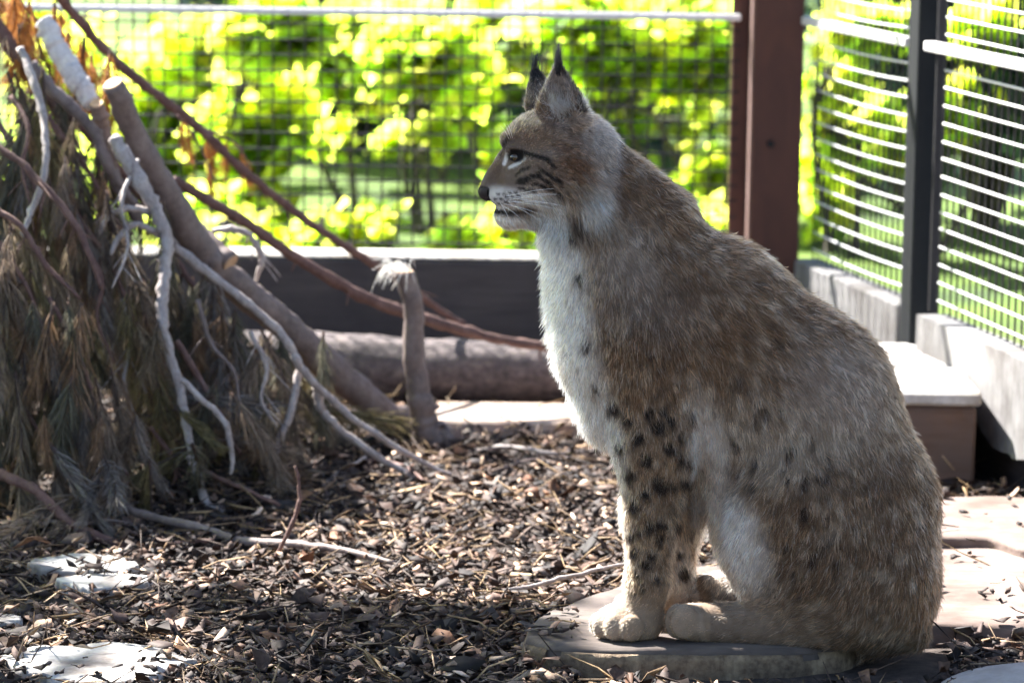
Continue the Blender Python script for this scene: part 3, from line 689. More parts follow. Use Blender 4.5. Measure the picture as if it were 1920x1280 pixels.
litter('bark_chips', 31900, 'chip', DARK + [(0.30, 0.22, 0.17)], REG, (0.006, 0.024), 11, 'bark and wood chips strewn over the enclosure floor', 'bark chips')
litter('pale_wood_chips', 4200, 'chip', [(0.6, 0.48, 0.38), (0.7, 0.6, 0.5), (0.5, 0.36, 0.26)], REG, (0.010, 0.026), 14, 'pale fresh wood chips among the dark bark', 'wood chips', 0.02)
litter('dead_leaves', 17400, 'leaf', DARK + [(0.15, 0.10, 0.075), (0.11, 0.10, 0.095)], REG, (0.009, 0.028), 12, 'dark crumpled dead leaf scraps over the enclosure floor', 'dead leaves', 0.024)
litter('bark_flakes', 232, 'chip', DARK + [(0.13, 0.09, 0.07), (0.2, 0.15, 0.12)], REG, (0.025, 0.045), 15, 'larger flakes of bark lying on the finer chips', 'bark flakes', 0.026)
litter('curled_leaves', 1305, 'leaf', DARK + [(0.18, 0.10, 0.065), (0.24, 0.14, 0.085), (0.2, 0.12, 0.08)], REG, (0.02, 0.036), 16, 'larger curled brown leaves on the litter', 'dead leaves', 0.03)
litter('straw', 9425, 'straw', [(0.35, 0.27, 0.16), (0.22, 0.16, 0.10), (0.08, 0.06, 0.05), (0.45, 0.36, 0.25), (0.06, 0.045, 0.04)], REG, (0.02, 0.08), 13, 'straw and needle bits scattered over the bark chips', 'straw', 0.026)

# ------------------------------------------------------------------ plants beyond the fence
M['leaf'] = mat_leaf('leaf', (0.10, 0.16, 0.02), (0.70, 0.84, 0.12), 0.84)
M['leaf_dark'] = mat_leaf('leaf_dark', (0.13, 0.18, 0.185), (0.12, 0.20, 0.17), 0.4)
def leaves_mesh(name, C, size, mat, parent, seed, tint=0.3, droop=0.4):
    """folded four-sided leaves at the points C"""
    rg = np.random.default_rng(seed); n_ = len(C); L = rg.uniform(*size, n_)
    nn = np.array(SUNV) * 1.3 + rg.normal(0, 0.55, (n_, 3)); nn /= np.linalg.norm(nn, axis=1)[:, None]     # leaves turn towards the sun
    d = rg.normal(0, 1, (n_, 3)); d[:, 2] -= droop; d -= nn * (d * nn).sum(1)[:, None]; d /= np.linalg.norm(d, axis=1)[:, None]; s = np.cross(nn, d)
    w = L * rg.uniform(0.32, 0.46, n_); fold = rg.uniform(0.05, 0.3, n_) * L
    l = L[:, None]; w = w[:, None]; fo = fold[:, None]
    P = np.stack([C - d * l / 2, C - d * l * 0.15 + s * w + nn * fo, C + d * l / 2, C - d * l * 0.15 - s * w + nn * fo], 1)
    F = np.arange(n_ * 4).reshape(-1, 4); F = np.concatenate([F[:, [0, 1, 2]], F[:, [0, 2, 3]]])
    t = np.clip(1 + tint * rg.normal(0, 1, n_), 0.35, 1.7)[:, None] * np.clip(np.array([1.0, 1, 1]) + rg.normal(0, 0.1, (n_, 3)), 0.5, 1.5)
    return fast_mesh(name, P.reshape(-1, 3), F, 3, mat, parent, col=np.repeat(t, 4, 0).astype(np.float32))
M['stem_dark'] = mat_bark('stem_dark', (0.03, 0.026, 0.022), (0.06, 0.05, 0.042), (0.1, 0.085, 0.07), 20, 0.4)
SHL = 'bright green leafy shrub beyond the mesh, backlit and out of focus'
def shrub(clusters, Y, seed, size=(0.06, 0.115), dens=0.75, label=SHL, mat='leaf', group='shrubs beyond the fence'):
    rg = np.random.default_rng(seed); Cs = []; stems = []
    c0 = np.mean([c[:2] for c in clusters], 0); foot = at(c0[0], 300, Y); fx = foot[0]; fz = float(gz(fx, Y))
    base = np.array([fx, Y, fz])
    for (cx, cy, rx, ry, cnt) in clusters:
        c = at(cx, cy, Y + rg.uniform(-0.25, 0.25)); k = ppm(Y); n_ = int(cnt * dens)
        q = rg.normal(0, 0.55, (n_, 3)); q = q * np.array([rx / k, max(0.10, 0.28 * rx / k), ry / k]) + c
        # gather the leaves in sprays
        spr = q[rg.integers(0, n_, max(3, n_ // 9))]; a = rg.integers(0, len(spr), n_)
        q = q * 0.55 + spr[a] * 0.45 + rg.normal(0, 0.02, (n_, 3))
        q = q[q[:, 2] > gz(q[:, 0], q[:, 1]) + 0.02]; Cs.append(q)
        mid = (base + c) / 2 + np.array([rg.normal(0, .08), rg.normal(0, .08), 0.1])
        pth = catmull([base + rg.normal(0, 0.03, 3) * [1, 1, 0] - [0, 0, .03], mid, c], 6); stems.append(tube(pth, np.linspace(0.014, 0.004, len(pth)), 6))
        for _ in range(5):
            e = q[rg.integers(0, len(q))] if len(q) else c; pth = catmull([mid, (mid + e) / 2 + rg.normal(0, .03, 3), e], 4); stems.append(tube(pth, np.linspace(0.006, 0.002, len(pth)), 5))
    o = empty('leafy_shrub' if mat == 'leaf' else 'evergreen_shrub', base); props(o, label, 'shrub', group)
    v, f = join(stems); mesh_obj('stem', v - base, f, M['stem_dark'], o)
    lv = leaves_mesh('foliage', np.vstack(Cs) - base, size, M[mat], o, seed); lv['kind'] = 'stuff'
    return o
SH = [
 ([(300, 260, 150, 170, 900), (420, 120, 140, 90, 450), (250, 420, 120, 60, 350)], 10.4),
 ([(470, 250, 110, 130, 600), (520, 60, 120, 90, 400), (440, 400, 110, 60, 320)], 10.0),
 ([(640, 110, 120, 110, 420), (620, 255, 45, 45, 90)], 10.6),
 ([(800, 110, 130, 90, 420), (735, 265, 28, 30, 40), (815, 255, 28, 40, 50)], 10.3),
 ([(980, 70, 140, 80, 380), (930, 290, 30, 60, 50), (870, 180, 60, 60, 90)], 10.8),
 ([(1150, 110, 130, 90, 380), (1060, 30, 120, 60, 200)], 10.2),
 ([(1300, 120, 100, 120, 330), (1330, 340, 60, 90, 150), (1250, 40, 100, 60, 160)], 10.6),
 ([(1560, 200, 60, 150, 260), (1620, 60, 80, 60, 160), (1540, 400, 40, 80, 120)], 9.8),
 ([(1660, 260, 50, 80, 120), (1800, 220, 45, 70, 130), (1840, 60, 80, 60, 140)], 9.6),
 ([(120, 200, 120, 160, 300), (60, 60, 100, 80, 200)], 11.0),
 ([(360, 150, 160, 110, 480), (260, 310, 120, 110, 330)], 11.7),
 ([(700, 90, 170, 80, 480), (930, 130, 120, 80, 300)], 11.8),
 ([(1180, 170, 140, 120, 420), (1080, 60, 120, 70, 260)], 11.6),
 ([(1590, 300, 50, 120, 150), (1640, 130, 60, 90, 160), (1850, 200, 70, 90, 160)], 10.9),
]
SL = ['large bright shrub behind the sawn top of the thickest branch', 'bright shrub behind the crossing of the long thin branch and the mesh', 'bright shrub with a hanging tuft, left of the dark gap in the foliage', 'bright shrub with two small tufts hanging over the dark gap', 'bright shrub behind the face of the lynx', 'bright shrub behind the ears of the lynx', 'bright shrub against the left side of the brown corner post', 'bright shrub seen through the narrow mesh panel', 'bright shrub seen through the mesh panel at the right edge', 'bright shrub behind the glaring broken stub at the upper left', 'farther bright shrub filling the gaps behind the sawn top', 'farther bright shrub along the top, right of the thin branch', 'farther bright shrub between the ears and the corner post', 'farther bright shrub behind both right mesh panels']
for i, (cl, Yv) in enumerate(SH): shrub(cl, Yv, 300 + i, label=SL[i])
LOW = 'low bright green plant just behind the back kerb, '
LW = ['right of the thickest branch', 'where the thin branch meets it', 'above the upright stick', 'left of the chin of the lynx', 'under the chin of the lynx', 'behind its neck', 'beside the brown corner post', 'behind the thickest branch']
for i, (x, y, rx) in enumerate([(470, 445, 60), (600, 440, 60), (700, 430, 55), (860, 450, 60), (960, 440, 60), (1190, 440, 70), (1330, 430, 50), (330, 440, 60)]):
    shrub([(x, y, rx, 30, 110)], 9.3, 340 + i, (0.05, 0.09), 1.0, LOW + LW[i], 'leaf', 'low plants behind the back kerb')
DK = ['dense dark evergreen shrub behind the dark gap left of the face', 'dense dark evergreen shrub behind the neck of the lynx', 'dense dark evergreen shrub behind the narrow right mesh panel', 'dense dark evergreen shrub behind the mesh at the right edge']
for i, x in enumerate([-0.55, 0.35, 1.45, 2.0]):
    rg = np.random.default_rng(400 + i); Yd = (12.9, 12.8, 10.4, 9.6)[i]; base = np.array([x, Yd, float(gz(x, Yd))])
    n_ = 5200; q = rg.normal(0, 1, (n_, 3)); q /= np.linalg.norm(q, axis=1)[:, None]; q *= rg.uniform(0.45, 1, (n_, 1)) ** 0.5
    q = q * (np.array([0.85, 0.7, 1.05]) if i < 2 else np.array([0.6, 0.5, 0.8])) * (1 + 0.25 * vnoise(q, 2.5, i, 2))[:, None] + [0, 0, 0.95]; q = q[q[:, 2] > 0.02]
    o = empty('evergreen_shrub', base); props(o, DK[i], 'shrub', 'dark evergreen shrubs far behind the fence')
    st = [tube(catmull([(0, 0, -.03), (rg.normal(0, .1), rg.normal(0, .1), .5), (rg.normal(0, .3), rg.normal(0, .3), 1.3)], 6), np.linspace(.03, .008, 13), 6) for _ in range(5)]
    v, f = join(st); mesh_obj('stem', v, f, M['stem_dark'], o)
    lv = leaves_mesh('foliage', q, (0.07, 0.13), M['leaf_dark'], o, 400 + i); lv['kind'] = 'stuff'
# unseen tree added for dappled shade, leaves set along sun rays over chosen spots
def added_shade_tree():
    rg = np.random.default_rng(555); S = np.array(SUNV); Q = []
    tops = np.array([(905, 340), (925, 290), (950, 235), (1010, 195), (1100, 215), (1160, 265), (1250, 365), (1350, 435), (1450, 490), (1550, 570), (1640, 640), (1710, 745), (1760, 880)], float)
    for _ in range(330):
        i = rg.integers(0, len(tops) - 1); p = tops[i] + (tops[i + 1] - tops[i]) * rg.random()
        w0 = at(p[0] + rg.normal(0, 14), p[1] + rg.uniform(-10, 50), 4.80 + rg.uniform(-0.10, 0.12)); Q.append(w0)
    for _ in range(1150):
        x, y = rg.uniform(-1.25, 0.12), rg.uniform(4.4, 5.8)
        if vnoise(np.array([x, y, 0.]), 3.2, 77, 2) > (0.3 if x < -0.4 else 0.1): continue
        if x < -0.38 and y < 4.92: continue
        if x > -0.40 and y > 5.05: continue
        Q.append(np.array([x, y, 0.0]))
    for _ in range(60):
        x, y = rg.uniform(-1.0, -0.5), rg.uniform(5.7, 6.3)
        if vnoise(np.array([x, y, 0.]), 4, 78, 2) > 0: Q.append(np.array([x, y, 0.0]))
    Q = np.array(Q) + S * rg.uniform(4.3, 5.6, (len(Q), 1))  # leaves moved up the sun ray from each spot to be shaded
    n_ = 6500; R = rg.normal(0, 1, (n_, 3)) * np.array([1.5, 1.3, 0.9]) + np.array([-4.3, 7.6, 4.6])
    foot = R - S * (R[:, 2:3] / S[2]); ok = (foot[:, 0] < -1.45) | (foot[:, 1] < 4.0) & (foot[:, 0] < 0); R = R[ok]
    C = np.vstack([Q, R]); base = np.array([-4.6, 8.2, float(gz(-4.6, 8.2))])
    o = empty('added_shade_tree', base); props(o, 'unseen broadleaf tree added left of the picture to shade the lynx and the ground', 'tree')
    tr = catmull([(0, 0, -0.1), (0.1, -0.05, 1.2), (0.15, -0.2, 2.6), (0.3, -0.4, 4.2), (0.4, -0.5, 5.6)], 8); parts = [tube(tr, np.linspace(0.15, 0.03, len(tr)), 14, 0.05, 2)]
    for _ in range(40):
        e = C[rg.integers(0, len(C))] - base; i = rg.integers(12, len(tr) - 2); m = (tr[i] + e) / 2 + np.array([0, 0, 0.25]); q = catmull([tr[i], m, e], 6)
        parts.append(tube(q, np.linspace(0.035, 0.005, len(q)), 6))
    v, f = join(parts); mesh_obj('trunk', v, f, M['stem_dark'], o)
    lv = leaves_mesh('crown', C - base, (0.075, 0.12), M['leaf'], o, 556); lv['kind'] = 'stuff'
added_shade_tree()
#LYNX_BEGIN

# ------------------------------------------------------------------ the lynx
YL = 4.80; SP = 1.0 / ppm(YL)          # the animal's middle plane, metres per photograph pixel there
def lx(u, v, w):                        # w: pixels towards the camera
    Yw = YL - np.asarray(w, float) * SP
    return at(u, v, Yw)
H_ = 0.0035
glo = np.array([at(870, 0, YL)[0], YL - 0.22, -0.02]); ghi = np.array([at(1830, 0, YL)[0], YL + 0.22, 0.90])
gn = np.ceil((ghi - glo) / H_).astype(int)
GX = [glo[k] + np.arange(gn[k]) * H_ for k in range(3)]
D = np.full(gn, 1.0, np.float32)
def _block(lo, hi):
    i0 = np.clip(np.floor((lo - glo) / H_).astype(int), 0, gn - 1); i1 = np.clip(np.ceil((hi - glo) / H_).astype(int) + 1, 1, gn)
    sl = tuple(slice(a, b) for a, b in zip(i0, i1))
    g = np.meshgrid(*[GX[k][sl[k]].astype(np.float32) for k in range(3)], indexing='ij', sparse=True)
    return sl, g
def smin(a, b, k):
    h = np.maximum(k - np.abs(a - b), 0) / k; return np.minimum(a, b) - h * h * k * 0.25
def cone(p, q, r1, r2, k=30, ys=1.0, fur=0.0, op='add'):
    """p, q: (u, v, w) px; r px; ys: flattening of the cross-section across the picture"""
    a = lx(*p); b = lx(*q); r1 = (r1 - fur) * SP; r2 = (r2 - fur) * SP; k = k * SP
    R = max(r1, r2) * max(1, ys) + k * 1.25 + 0.004
    sl, (x, y, z) = _block(np.minimum(a, b) - R, np.maximum(a, b) + R)
    ab = (b - a); L2 = float(ab @ ab) + 1e-12
    t = np.clip(((x - a[0]) * ab[0] + (y - a[1]) * ab[1] + (z - a[2]) * ab[2]) / L2, 0, 1)
    dx = x - a[0] - t * ab[0]; dy = (y - a[1] - t * ab[1]) / ys; dz = z - a[2] - t * ab[2]
    d = np.sqrt(dx * dx + dy * dy + dz * dz) - (r1 + (r2 - r1) * t)
    if op == 'add': D[sl] = smin(D[sl], d, k)
    else: D[sl] = -smin(-D[sl], d, k)
def ell(c, r, rot=0.0, k=30, fur=0.0, op='add', yaw=0.0):
    """ellipsoid: centre (u, v, w), radii (along, across, depth) px, rot degrees (clockwise in the picture)"""
    o = lx(*c); r = (np.array(r, float) - fur) * SP; k = k * SP; R = r.max() + k * 1.25 + 0.004
    sl, (x, y, z) = _block(o - R, o + R)
    x = x - o[0]; y = y - o[1]; z = z - o[2]; a = math.radians(rot); ca, sa = math.cos(a), math.sin(a)
    X = ca * x - sa * z; Z = sa * x + ca * z
    if yaw:
        cb, sb = math.cos(math.radians(yaw)), math.sin(math.radians(yaw)); X, y = cb * X + sb * y, -sb * X + cb * y
    k0 = np.sqrt((X / r[0]) ** 2 + (y / r[2]) ** 2 + (Z / r[1]) ** 2) + 1e-6
    k1 = np.sqrt((X / r[0] ** 2) ** 2 + (y / r[2] ** 2) ** 2 + (Z / r[1] ** 2) ** 2) + 1e-6
    d = k0 * (k0 - 1) / k1
    if op == 'add': D[sl] = smin(D[sl], d, k)
    else: D[sl] = -smin(-D[sl], d, k)
FB = 15
# trunk
ell((1172, 610, 0), (130, 170, 118), 20, 50, FB)                 # chest
cone((1080, 330, 0), (1165, 520, 0), 88, 146, 60, 0.80, FB)        # neck
cone((1165, 520, 0), (1325, 610, 0), 146, 172, 50, 0.76, FB)
cone((1110, 290, 0), (1235, 420, 0), 66, 92, 40, 0.9, FB)
cone((1325, 610, 0), (1484, 768, 0), 174, 200, 55, 0.68, FB)
cone((1484, 768, 0), (1548, 965, 0), 202, 218, 55, 0.66, FB)
cone((1548, 965, 0), (1570, 1060, 0), 217, 198, 50, 0.70, FB)
ell((1600, 1120, 0), (165, 110, 150), 0, 50, FB)                   # seat
cone((1170, 640, 0), (1215, 790, 0), 128, 92, 60, 0.95, FB)         # breast
cone((1300, 735, 0), (1360, 820, 0), 115, 76, 40, 1.0, FB)          # belly
ell((1130, 780, 0), (55, 75, 70), -25, 40, FB)                    # chest fur apron
# shoulders, forelegs
for sgn, du in ((1, 0), (-1, 46)):
    f_ = 10
    cone((1218 + du * 0.5, 640, 76 * sgn), (1235 + du * 0.5, 830, 66 * sgn), 94, 80, 34, 0.66, f_)
    cone((1228 + du * .8, 820, 60 * sgn), (1222 + du, 960, 56 * sgn), 80, 60, 40, 0.75, f_)
    cone((1222 + du, 960, 56 * sgn), (1213 + du, 1095, 54 * sgn), 60, 47, 30, 0.85, f_)
    dv = -0 if sgn > 0 else -34
    cone((1213 + du, 1095, 54 * sgn), (1203 + du, 1160 + dv, 54 * sgn), 47, 50, 25, 0.9, f_)
    ell((1176 + du, 1168 + dv, 56 * sgn), (66, 46, 48), 4, 18, 6)      # paw
    for i_, (tu, tv, tw) in enumerate(((1186, 1182, 96), (1158, 1180, 84), (1136, 1177, 62), (1130, 1173, 38))):
        ell((tu + du - 2, tv + dv - 4, tw * sgn * 1.04), (29, 31, 17), 8, 3, 5)
# haunches, hind legs
for sgn in (1, -1):
    du, dv = (0, 0) if sgn > 0 else (40, -56)
    ell((1488 + du, 985 + dv * .4, 104 * sgn), (142, 172, 80), 12, 26, FB)
    ell((1590 + du * .5, 1080 + dv * .4, 85 * sgn), (165, 130, 88), -10, 60, FB)
    cone((1416 + du, 1015 + dv * .6, 92 * sgn), (1438 + du, 1120 + dv, 84 * sgn), 64, 55, 22, 0.8, 12)
    cone((1300 + du, 1166 + dv, 72 * sgn), (1580 + du * .4, 1172 + dv, 84 * sgn), 45, 58, 25, 0.95, 9)   # hind foot
    for tw, tu in ((104, 1283), (86, 1272), (66, 1272), (48, 1284)):
        ell((tu + du, 1164 + dv, tw * sgn), (32, 40, 16), 0, 5, 5)
# short tail tucked behind
cone((1650, 1170, 10), (1715, 1195, 40), 50, 34, 30, 1.0, 8)
# head
FH = 6
ell((1052, 278, 0), (94, 80, 84), 14, 35, FH)                      # skull
ell((1082, 302, 0), (64, 80, 86), -20, 35, FH)                     # back of the head
ell((1003, 275, 0), (64, 54, 58), 38, 24, FH)                      # forehead
for sgn in (1, -1):
    ell((954, 271, 32 * sgn), (28, 19, 20), 52, 18, FH); ell((970, 281, 47 * sgn), (22, 7, 11), 12, 8, 1)            # brow
    ell((1040, 335, 56 * sgn), (64, 58, 40), 10, 35, FH)           # cheek
    ell((1095, 362, 66 * sgn), (46, 62, 36), -25, 30, FH)          # ruff
    ell((948, 372, 20 * sgn), (34, 24, 21), 12, 14, 4)             # whisker pad
    ell((985, 350, 34 * sgn), (50, 42, 26), 12, 25, 5)
    ell((966, 293, 52 * sgn), (15, 12, 12), 10, 10, 0, 'sub')      # eye socket
cone((985, 320, 0), (935, 340, 0), 52, 30, 25, 0.86, 5)            # muzzle
cone((948, 300, 0), (914, 350, 0), 22, 17, 14, 1.1, 4)             # bridge of the nose
ell((912, 362, 0), (16, 14, 17), 30, 10, 1)                         # nose
cone((1010, 392, 0), (962, 404, 0), 38, 25, 18, 0.9, 4)            # jaw
ell((951, 405, 0), (29, 24, 26), 15, 12, 3)                         # chin
cone((1056, 378, 0), (1088, 450, 0), 44, 54, 36, 1.05, 10)          # throat
# mouth line
for sgn in (1, -1):
    cone((916, 386, 14 * sgn), (950, 396, 36 * sgn), 4.5, 4, 5, 1.0, 0, 'sub'); cone((950, 396, 36 * sgn), (992, 387, 50 * sgn), 4, 3, 5, 1.0, 0, 'sub')
# ears: tapered shells, hollowed
def ear(base, tip, rb, w, thick, yaw, hollow, rot):
    b = np.array(base, float); t = np.array(tip, float)
    for s in np.linspace(0, 1, 9):
        c = b + (t - b) * s; r = rb * (1 - s ** 1.35) + 5
        ell(tuple(c), (r, 26 * (1 - 0.35 * s), max(6, thick * (1 - 0.75 * s))), rot, 9, 2, 'add', yaw)
    for s in np.linspace(0.06, 0.80, 8):
        c = b + (t - b) * s + np.array([hollow[0], hollow[1], hollow[2]]) * (1 - 0.65 * s); r = rb * (1 - s ** 1.25) * 0.70
        ell(tuple(c), (max(3, r), 26 * (1 - 0.3 * s), max(4, thick * 0.85 * (1 - 0.75 * s))), rot, 5, 0, 'sub', yaw)
ear((1056, 218, 62), (1046, 124, 74), 48, 62, 26, -12, (-7, 0, 19), 6)
ear((1020, 206, -64), (1001, 132, -76), 33, -62, 22, 25, (-9, 0, -12), 4)
# ------------------------------------------------ surface nets
def surface_nets(D):
    ins = D < 0
    nx, ny, nz = D.shape
    corners = [(a, b, c) for a in (0, 1) for b in (0, 1) for c in (0, 1)]
    cs = np.zeros((nx - 1, ny - 1, nz - 1), np.int8)
    for a, b, c in corners: cs += ins[a:nx - 1 + a, b:ny - 1 + b, c:nz - 1 + c]
    act = (cs > 0) & (cs < 8); ids = np.full(act.shape, -1, np.int64); idx = np.argwhere(act); ids[act] = np.arange(len(idx))
    val = {q: D[idx[:, 0] + q[0], idx[:, 1] + q[1], idx[:, 2] + q[2]] for q in corners}
    acc = np.zeros((len(idx), 3)); cnt = np.zeros(len(idx))
    for ax in range(3):
        for q in corners:
            if q[ax]: continue
            r = list(q); r[ax] = 1; r = tuple(r); a, b = val[q], val[r]; m = (a < 0) != (b < 0)
            t = np.where(m, a / np.where(m, a - b, 1), 0); p = np.tile(np.array(q, float), (len(idx), 1)); p[:, ax] += t
            acc += p * m[:, None]; cnt += m
    V = (idx + acc / cnt[:, None]) * H_ + glo
    F = []
    for ax in range(3):
        o1, o2 = (ax + 1) % 3, (ax + 2) % 3; a = [slice(None)] * 3; b = [slice(None)] * 3; a[ax] = slice(0, -1); b[ax] = slice(1, None)
        s0 = ins[tuple(a)]; s1 = ins[tuple(b)]; ch = np.argwhere(s0 != s1)
        ok = (ch[:, o1] > 0) & (ch[:, o2] > 0) & (ch[:, o1] < D.shape[o1] - 1) & (ch[:, o2] < D.shape[o2] - 1); ch = ch[ok]
        flip = s0[tuple(ch.T)]
        q = []
        for d1, d2 in ((-1, -1), (0, -1), (0, 0), (-1, 0)):
            c = ch.copy(); c[:, o1] += d1; c[:, o2] += d2; q.append(ids[tuple(c.T)])
        q = np.stack(q, 1); q[~flip] = q[~flip][:, ::-1]; F.append(q)
    return V, np.vstack(F)
LV, LF = surface_nets(D)
def smooth(V, F, it, lam=0.5):
    e = np.vstack([F[:, [0, 1]], F[:, [1, 2]], F[:, [2, 3]], F[:, [3, 0]]]); n_ = len(V)
    deg = np.bincount(e.ravel(), minlength=n_)[:, None]
    for _ in range(it):
        S = np.stack([np.bincount(e[:, 0], V[e[:, 1], k], n_) + np.bincount(e[:, 1], V[e[:, 0], k], n_) for k in range(3)], 1)
        V = V + lam * (S / deg - V)
    return V
LV = smooth(LV, LF, 3)
# rest on the slice: nothing of the animal below the wood or the soil
inslice = (LV[:, 0] < at(1610, 1200, 4.75)[0]); LV[:, 2] = np.maximum(LV[:, 2], np.where(inslice, SZ + 0.001, 0.004))
fn = np.cross(LV[LF[:, 2]] - LV[LF[:, 0]], LV[LF[:, 3]] - LV[LF[:, 1]]); area = np.linalg.norm(fn, axis=1) / 2 + 1e-12
VN = np.zeros_like(LV)
for k in range(4): np.add.at(VN, LF[:, k], fn)
VN /= np.linalg.norm(VN, axis=1)[:, None] + 1e-12

# ------------------------------------------------ coat: colours, hair length and lie, all over the animal's side view
def blob(u, v, cu, cv, ru, rv=None, rot=0.0, soft=0.35):
    rv = rv or ru; a = math.radians(rot); x = (u - cu) * math.cos(a) + (v - cv) * math.sin(a); y = -(u - cu) * math.sin(a) + (v - cv) * math.cos(a)
    return 1 - sstep(1 - soft, 1 + soft, np.sqrt((x / ru) ** 2 + (y / rv) ** 2))
def stroke(u, v, pts, wd, soft=0.5):
    d = np.full(u.shape, 1e9)
    for (a, b), (c, e) in zip(pts[:-1], pts[1:]):
        L2 = (c - a) ** 2 + (e - b) ** 2; t = np.clip(((u - a) * (c - a) + (v - b) * (e - b)) / L2, 0, 1)
        d = np.minimum(d, np.hypot(u - a - t * (c - a), v - b - t * (e - b)))
    return 1 - sstep(wd * (1 - soft), wd * (1 + soft), d)
def poly_x(v, pts):   # boundary x as a function of v
    p = np.array(pts, float); return np.interp(v, p[:, 1], p[:, 0])
SPOTS = [(1163, 838, 13), (1197, 820, 12), (1211, 862, 15), (1254, 843, 13), (1271, 855, 10), (1180, 889, 15), (1239, 907, 18), (1263, 905, 9), (1287, 896, 13), (1209, 924, 12), (1187, 950, 14), (1222, 987, 14),
         (1197, 994, 9), (1239, 979, 10), (1270, 982, 10), (1180, 1003, 11), (1237, 1010, 10), (1189, 1037, 9), (1223, 1044, 10), (1211, 1060, 10), (1194, 1079, 7), (1204, 1103, 7), (1187, 1113, 6), (1232, 1085, 6),
         (1151, 765, 15), (1219, 775, 12), (1244, 772, 10), (1235, 802, 15), (1259, 790, 10), (1194, 824, 12), (1255, 842, 10), (1097, 648, 10), (1115, 729, 9), (1084, 522, 10), (1175, 790, 10), (1280, 822, 10), (1290, 860, 9), (1300, 780, 8), (1283, 1075, 13), (1275, 1040, 8)]
def coat(P, nrm, u, v):
    n1 = vnoise(P, 42, 31, 3); n2 = vnoise(P, 105, 32, 2); n3 = vnoise(P, 9, 33, 2); n4 = vnoise(P * np.array([1, 1, 1.0]), 130, 34, 1)
    w = (YL - P[:, 1]) / SP
    mix = lambda c, m, t: c + (np.array(t) - c) * np.clip(m, 0, 1)[:, None]
    c = np.tile(np.array([0.225, 0.162, 0.113]), (len(u), 1))
    c = mix(c, 0.62 * sstep(0.0, 0.6, n1 + 0.9 * n2), (0.46, 0.39, 0.325))                     # pale frosting
    c = mix(c, 0.6 * sstep(0.05, 0.6, -n1 + 0.4 * n3), (0.185, 0.125, 0.085))                      # rufous
    # darker saddle along the back
    back = sstep(90, 10, v - poly_x(u, [(200, 1100), (262, 1160), (365, 1250), (460, 1400), (570, 1550), (690, 1680), (860, 1755), (1300, 1790)][:8] if False else [(200, 1090), (262, 1160), (365, 1250), (460, 1400), (570, 1550), (690, 1680), (860, 1755)]))
    c = mix(c, 0.4 * np.where(u > 1120, back, 0), (0.205, 0.145, 0.10))
    c = mix(c, 0.55 * blob(u, v, 1230, 650, 100, 42, 0, .6), (0.165, 0.115, 0.08))                  # brown shoulder
    c = mix(c, 0.6 * blob(u, v, 1200, 560, 110, 60, 20, .6), (0.28, 0.235, 0.205))
    c = mix(c, 0.7 * blob(u + 20 * n1, v + 20 * n2, 1470, 830, 180, 75, 8, .6), (0.47, 0.41, 0.35))                  # pale band over the flank
    c = mix(c, 0.6 * blob(u + 20 * n1, v + 20 * n2, 1570, 730, 100, 75, 30, .6), (0.45, 0.39, 0.35))
    c = mix(c, 0.5 * blob(u + 20 * n1, v + 20 * n2, 1165, 470, 60, 80, -20, .6), (0.48, 0.43, 0.39))
    c = mix(c, 0.5 * blob(u, v, 1640, 900, 140, 45, 10, .6), (0.19, 0.135, 0.095))
    c = mix(c, 0.45 * blob(u, v, 1480, 1075, 120, 40, 0, .6), (0.175, 0.125, 0.09))
    # small dark flecks on flank and thigh
    fl = sstep(0.38, 0.62, vnoise(P * np.array([1, 1, 0.85]), 88, 35, 1)) * np.maximum(blob(u, v, 1430, 920, 130, 190, -15, .5), 0.55 * blob(u, v, 1560, 1000, 130, 130, 0, .5))
    c = mix(c, 0.85 * fl, (0.05, 0.034, 0.024))
    # belly and the inside of the thigh
    bel = np.maximum(blob(u, v, 1322, 880, 42, 130, -4, .5), blob(u, v, 1372, 1020, 60, 110, -18, .5))
    c = mix(c, 0.8 * bel, (0.72, 0.68, 0.65))
    # foreleg
    leg = sstep(720, 830, v) * (u < poly_x(v, [(1300, 700), (1295, 900), (1290, 1000), (1330, 1230)])) * (u > 1140)
    c = mix(c, 0.7 * leg, (0.32, 0.245, 0.18))
    c = mix(c, 0.55 * leg * sstep(1245, 1275, u) * sstep(960, 1040, v), (0.76, 0.72, 0.69))
    # white chest and throat
    bx = poly_x(v, [(1075, 430), (1085, 500), (1095, 560), (1108, 650), (1130, 720), (1148, 780), (1158, 830), (1164, 900), (1160, 1300)])
    ch = sstep(30, -28, u - bx + 14 * n1 + 6 * n2) * (v > 425)
    c = mix(c, 0.95 * ch, (0.88, 0.85, 0.82))
    c = mix(c, 0.45 * ch * sstep(-10, 40, u - bx + 45), (0.5, 0.46, 0.43))
    for (a, b, r) in SPOTS:
        c = mix(c, 0.96 * blob(u + 5 * n2, v + 5 * n1, a, b, r, r * 0.82, (a * 7) % 90, .45), (0.03, 0.022, 0.018))
    # paws and hind feet
    c = mix(c, 0.85 * sstep(1095, 1150, v) * (u < 1330), (0.45, 0.355, 0.27))
    c = mix(c, 0.8 * sstep(1105, 1140, v) * (u >= 1330) * sstep(1620, 1450, u), (0.36, 0.29, 0.235))
    # ---- head
    hd = ((v < 445) & (u < 1165)).astype(float) * sstep(30, -10, (u - 1130) * 0.7 + (v - 330) * 0.7 - 40)
    h = np.tile(np.array([0.27, 0.212, 0.172]), (len(u), 1)); uo, vo = u, v; u = u + 11 * n2; v = v + 9 * n1
    h = mix(h, 0.5 * sstep(0, .6, n2 + n1), (0.36, 0.31, 0.28))
    h = mix(h, 0.75 * blob(u, v, 1045, 255, 70, 36, 15, .6), (0.33, 0.29, 0.28))
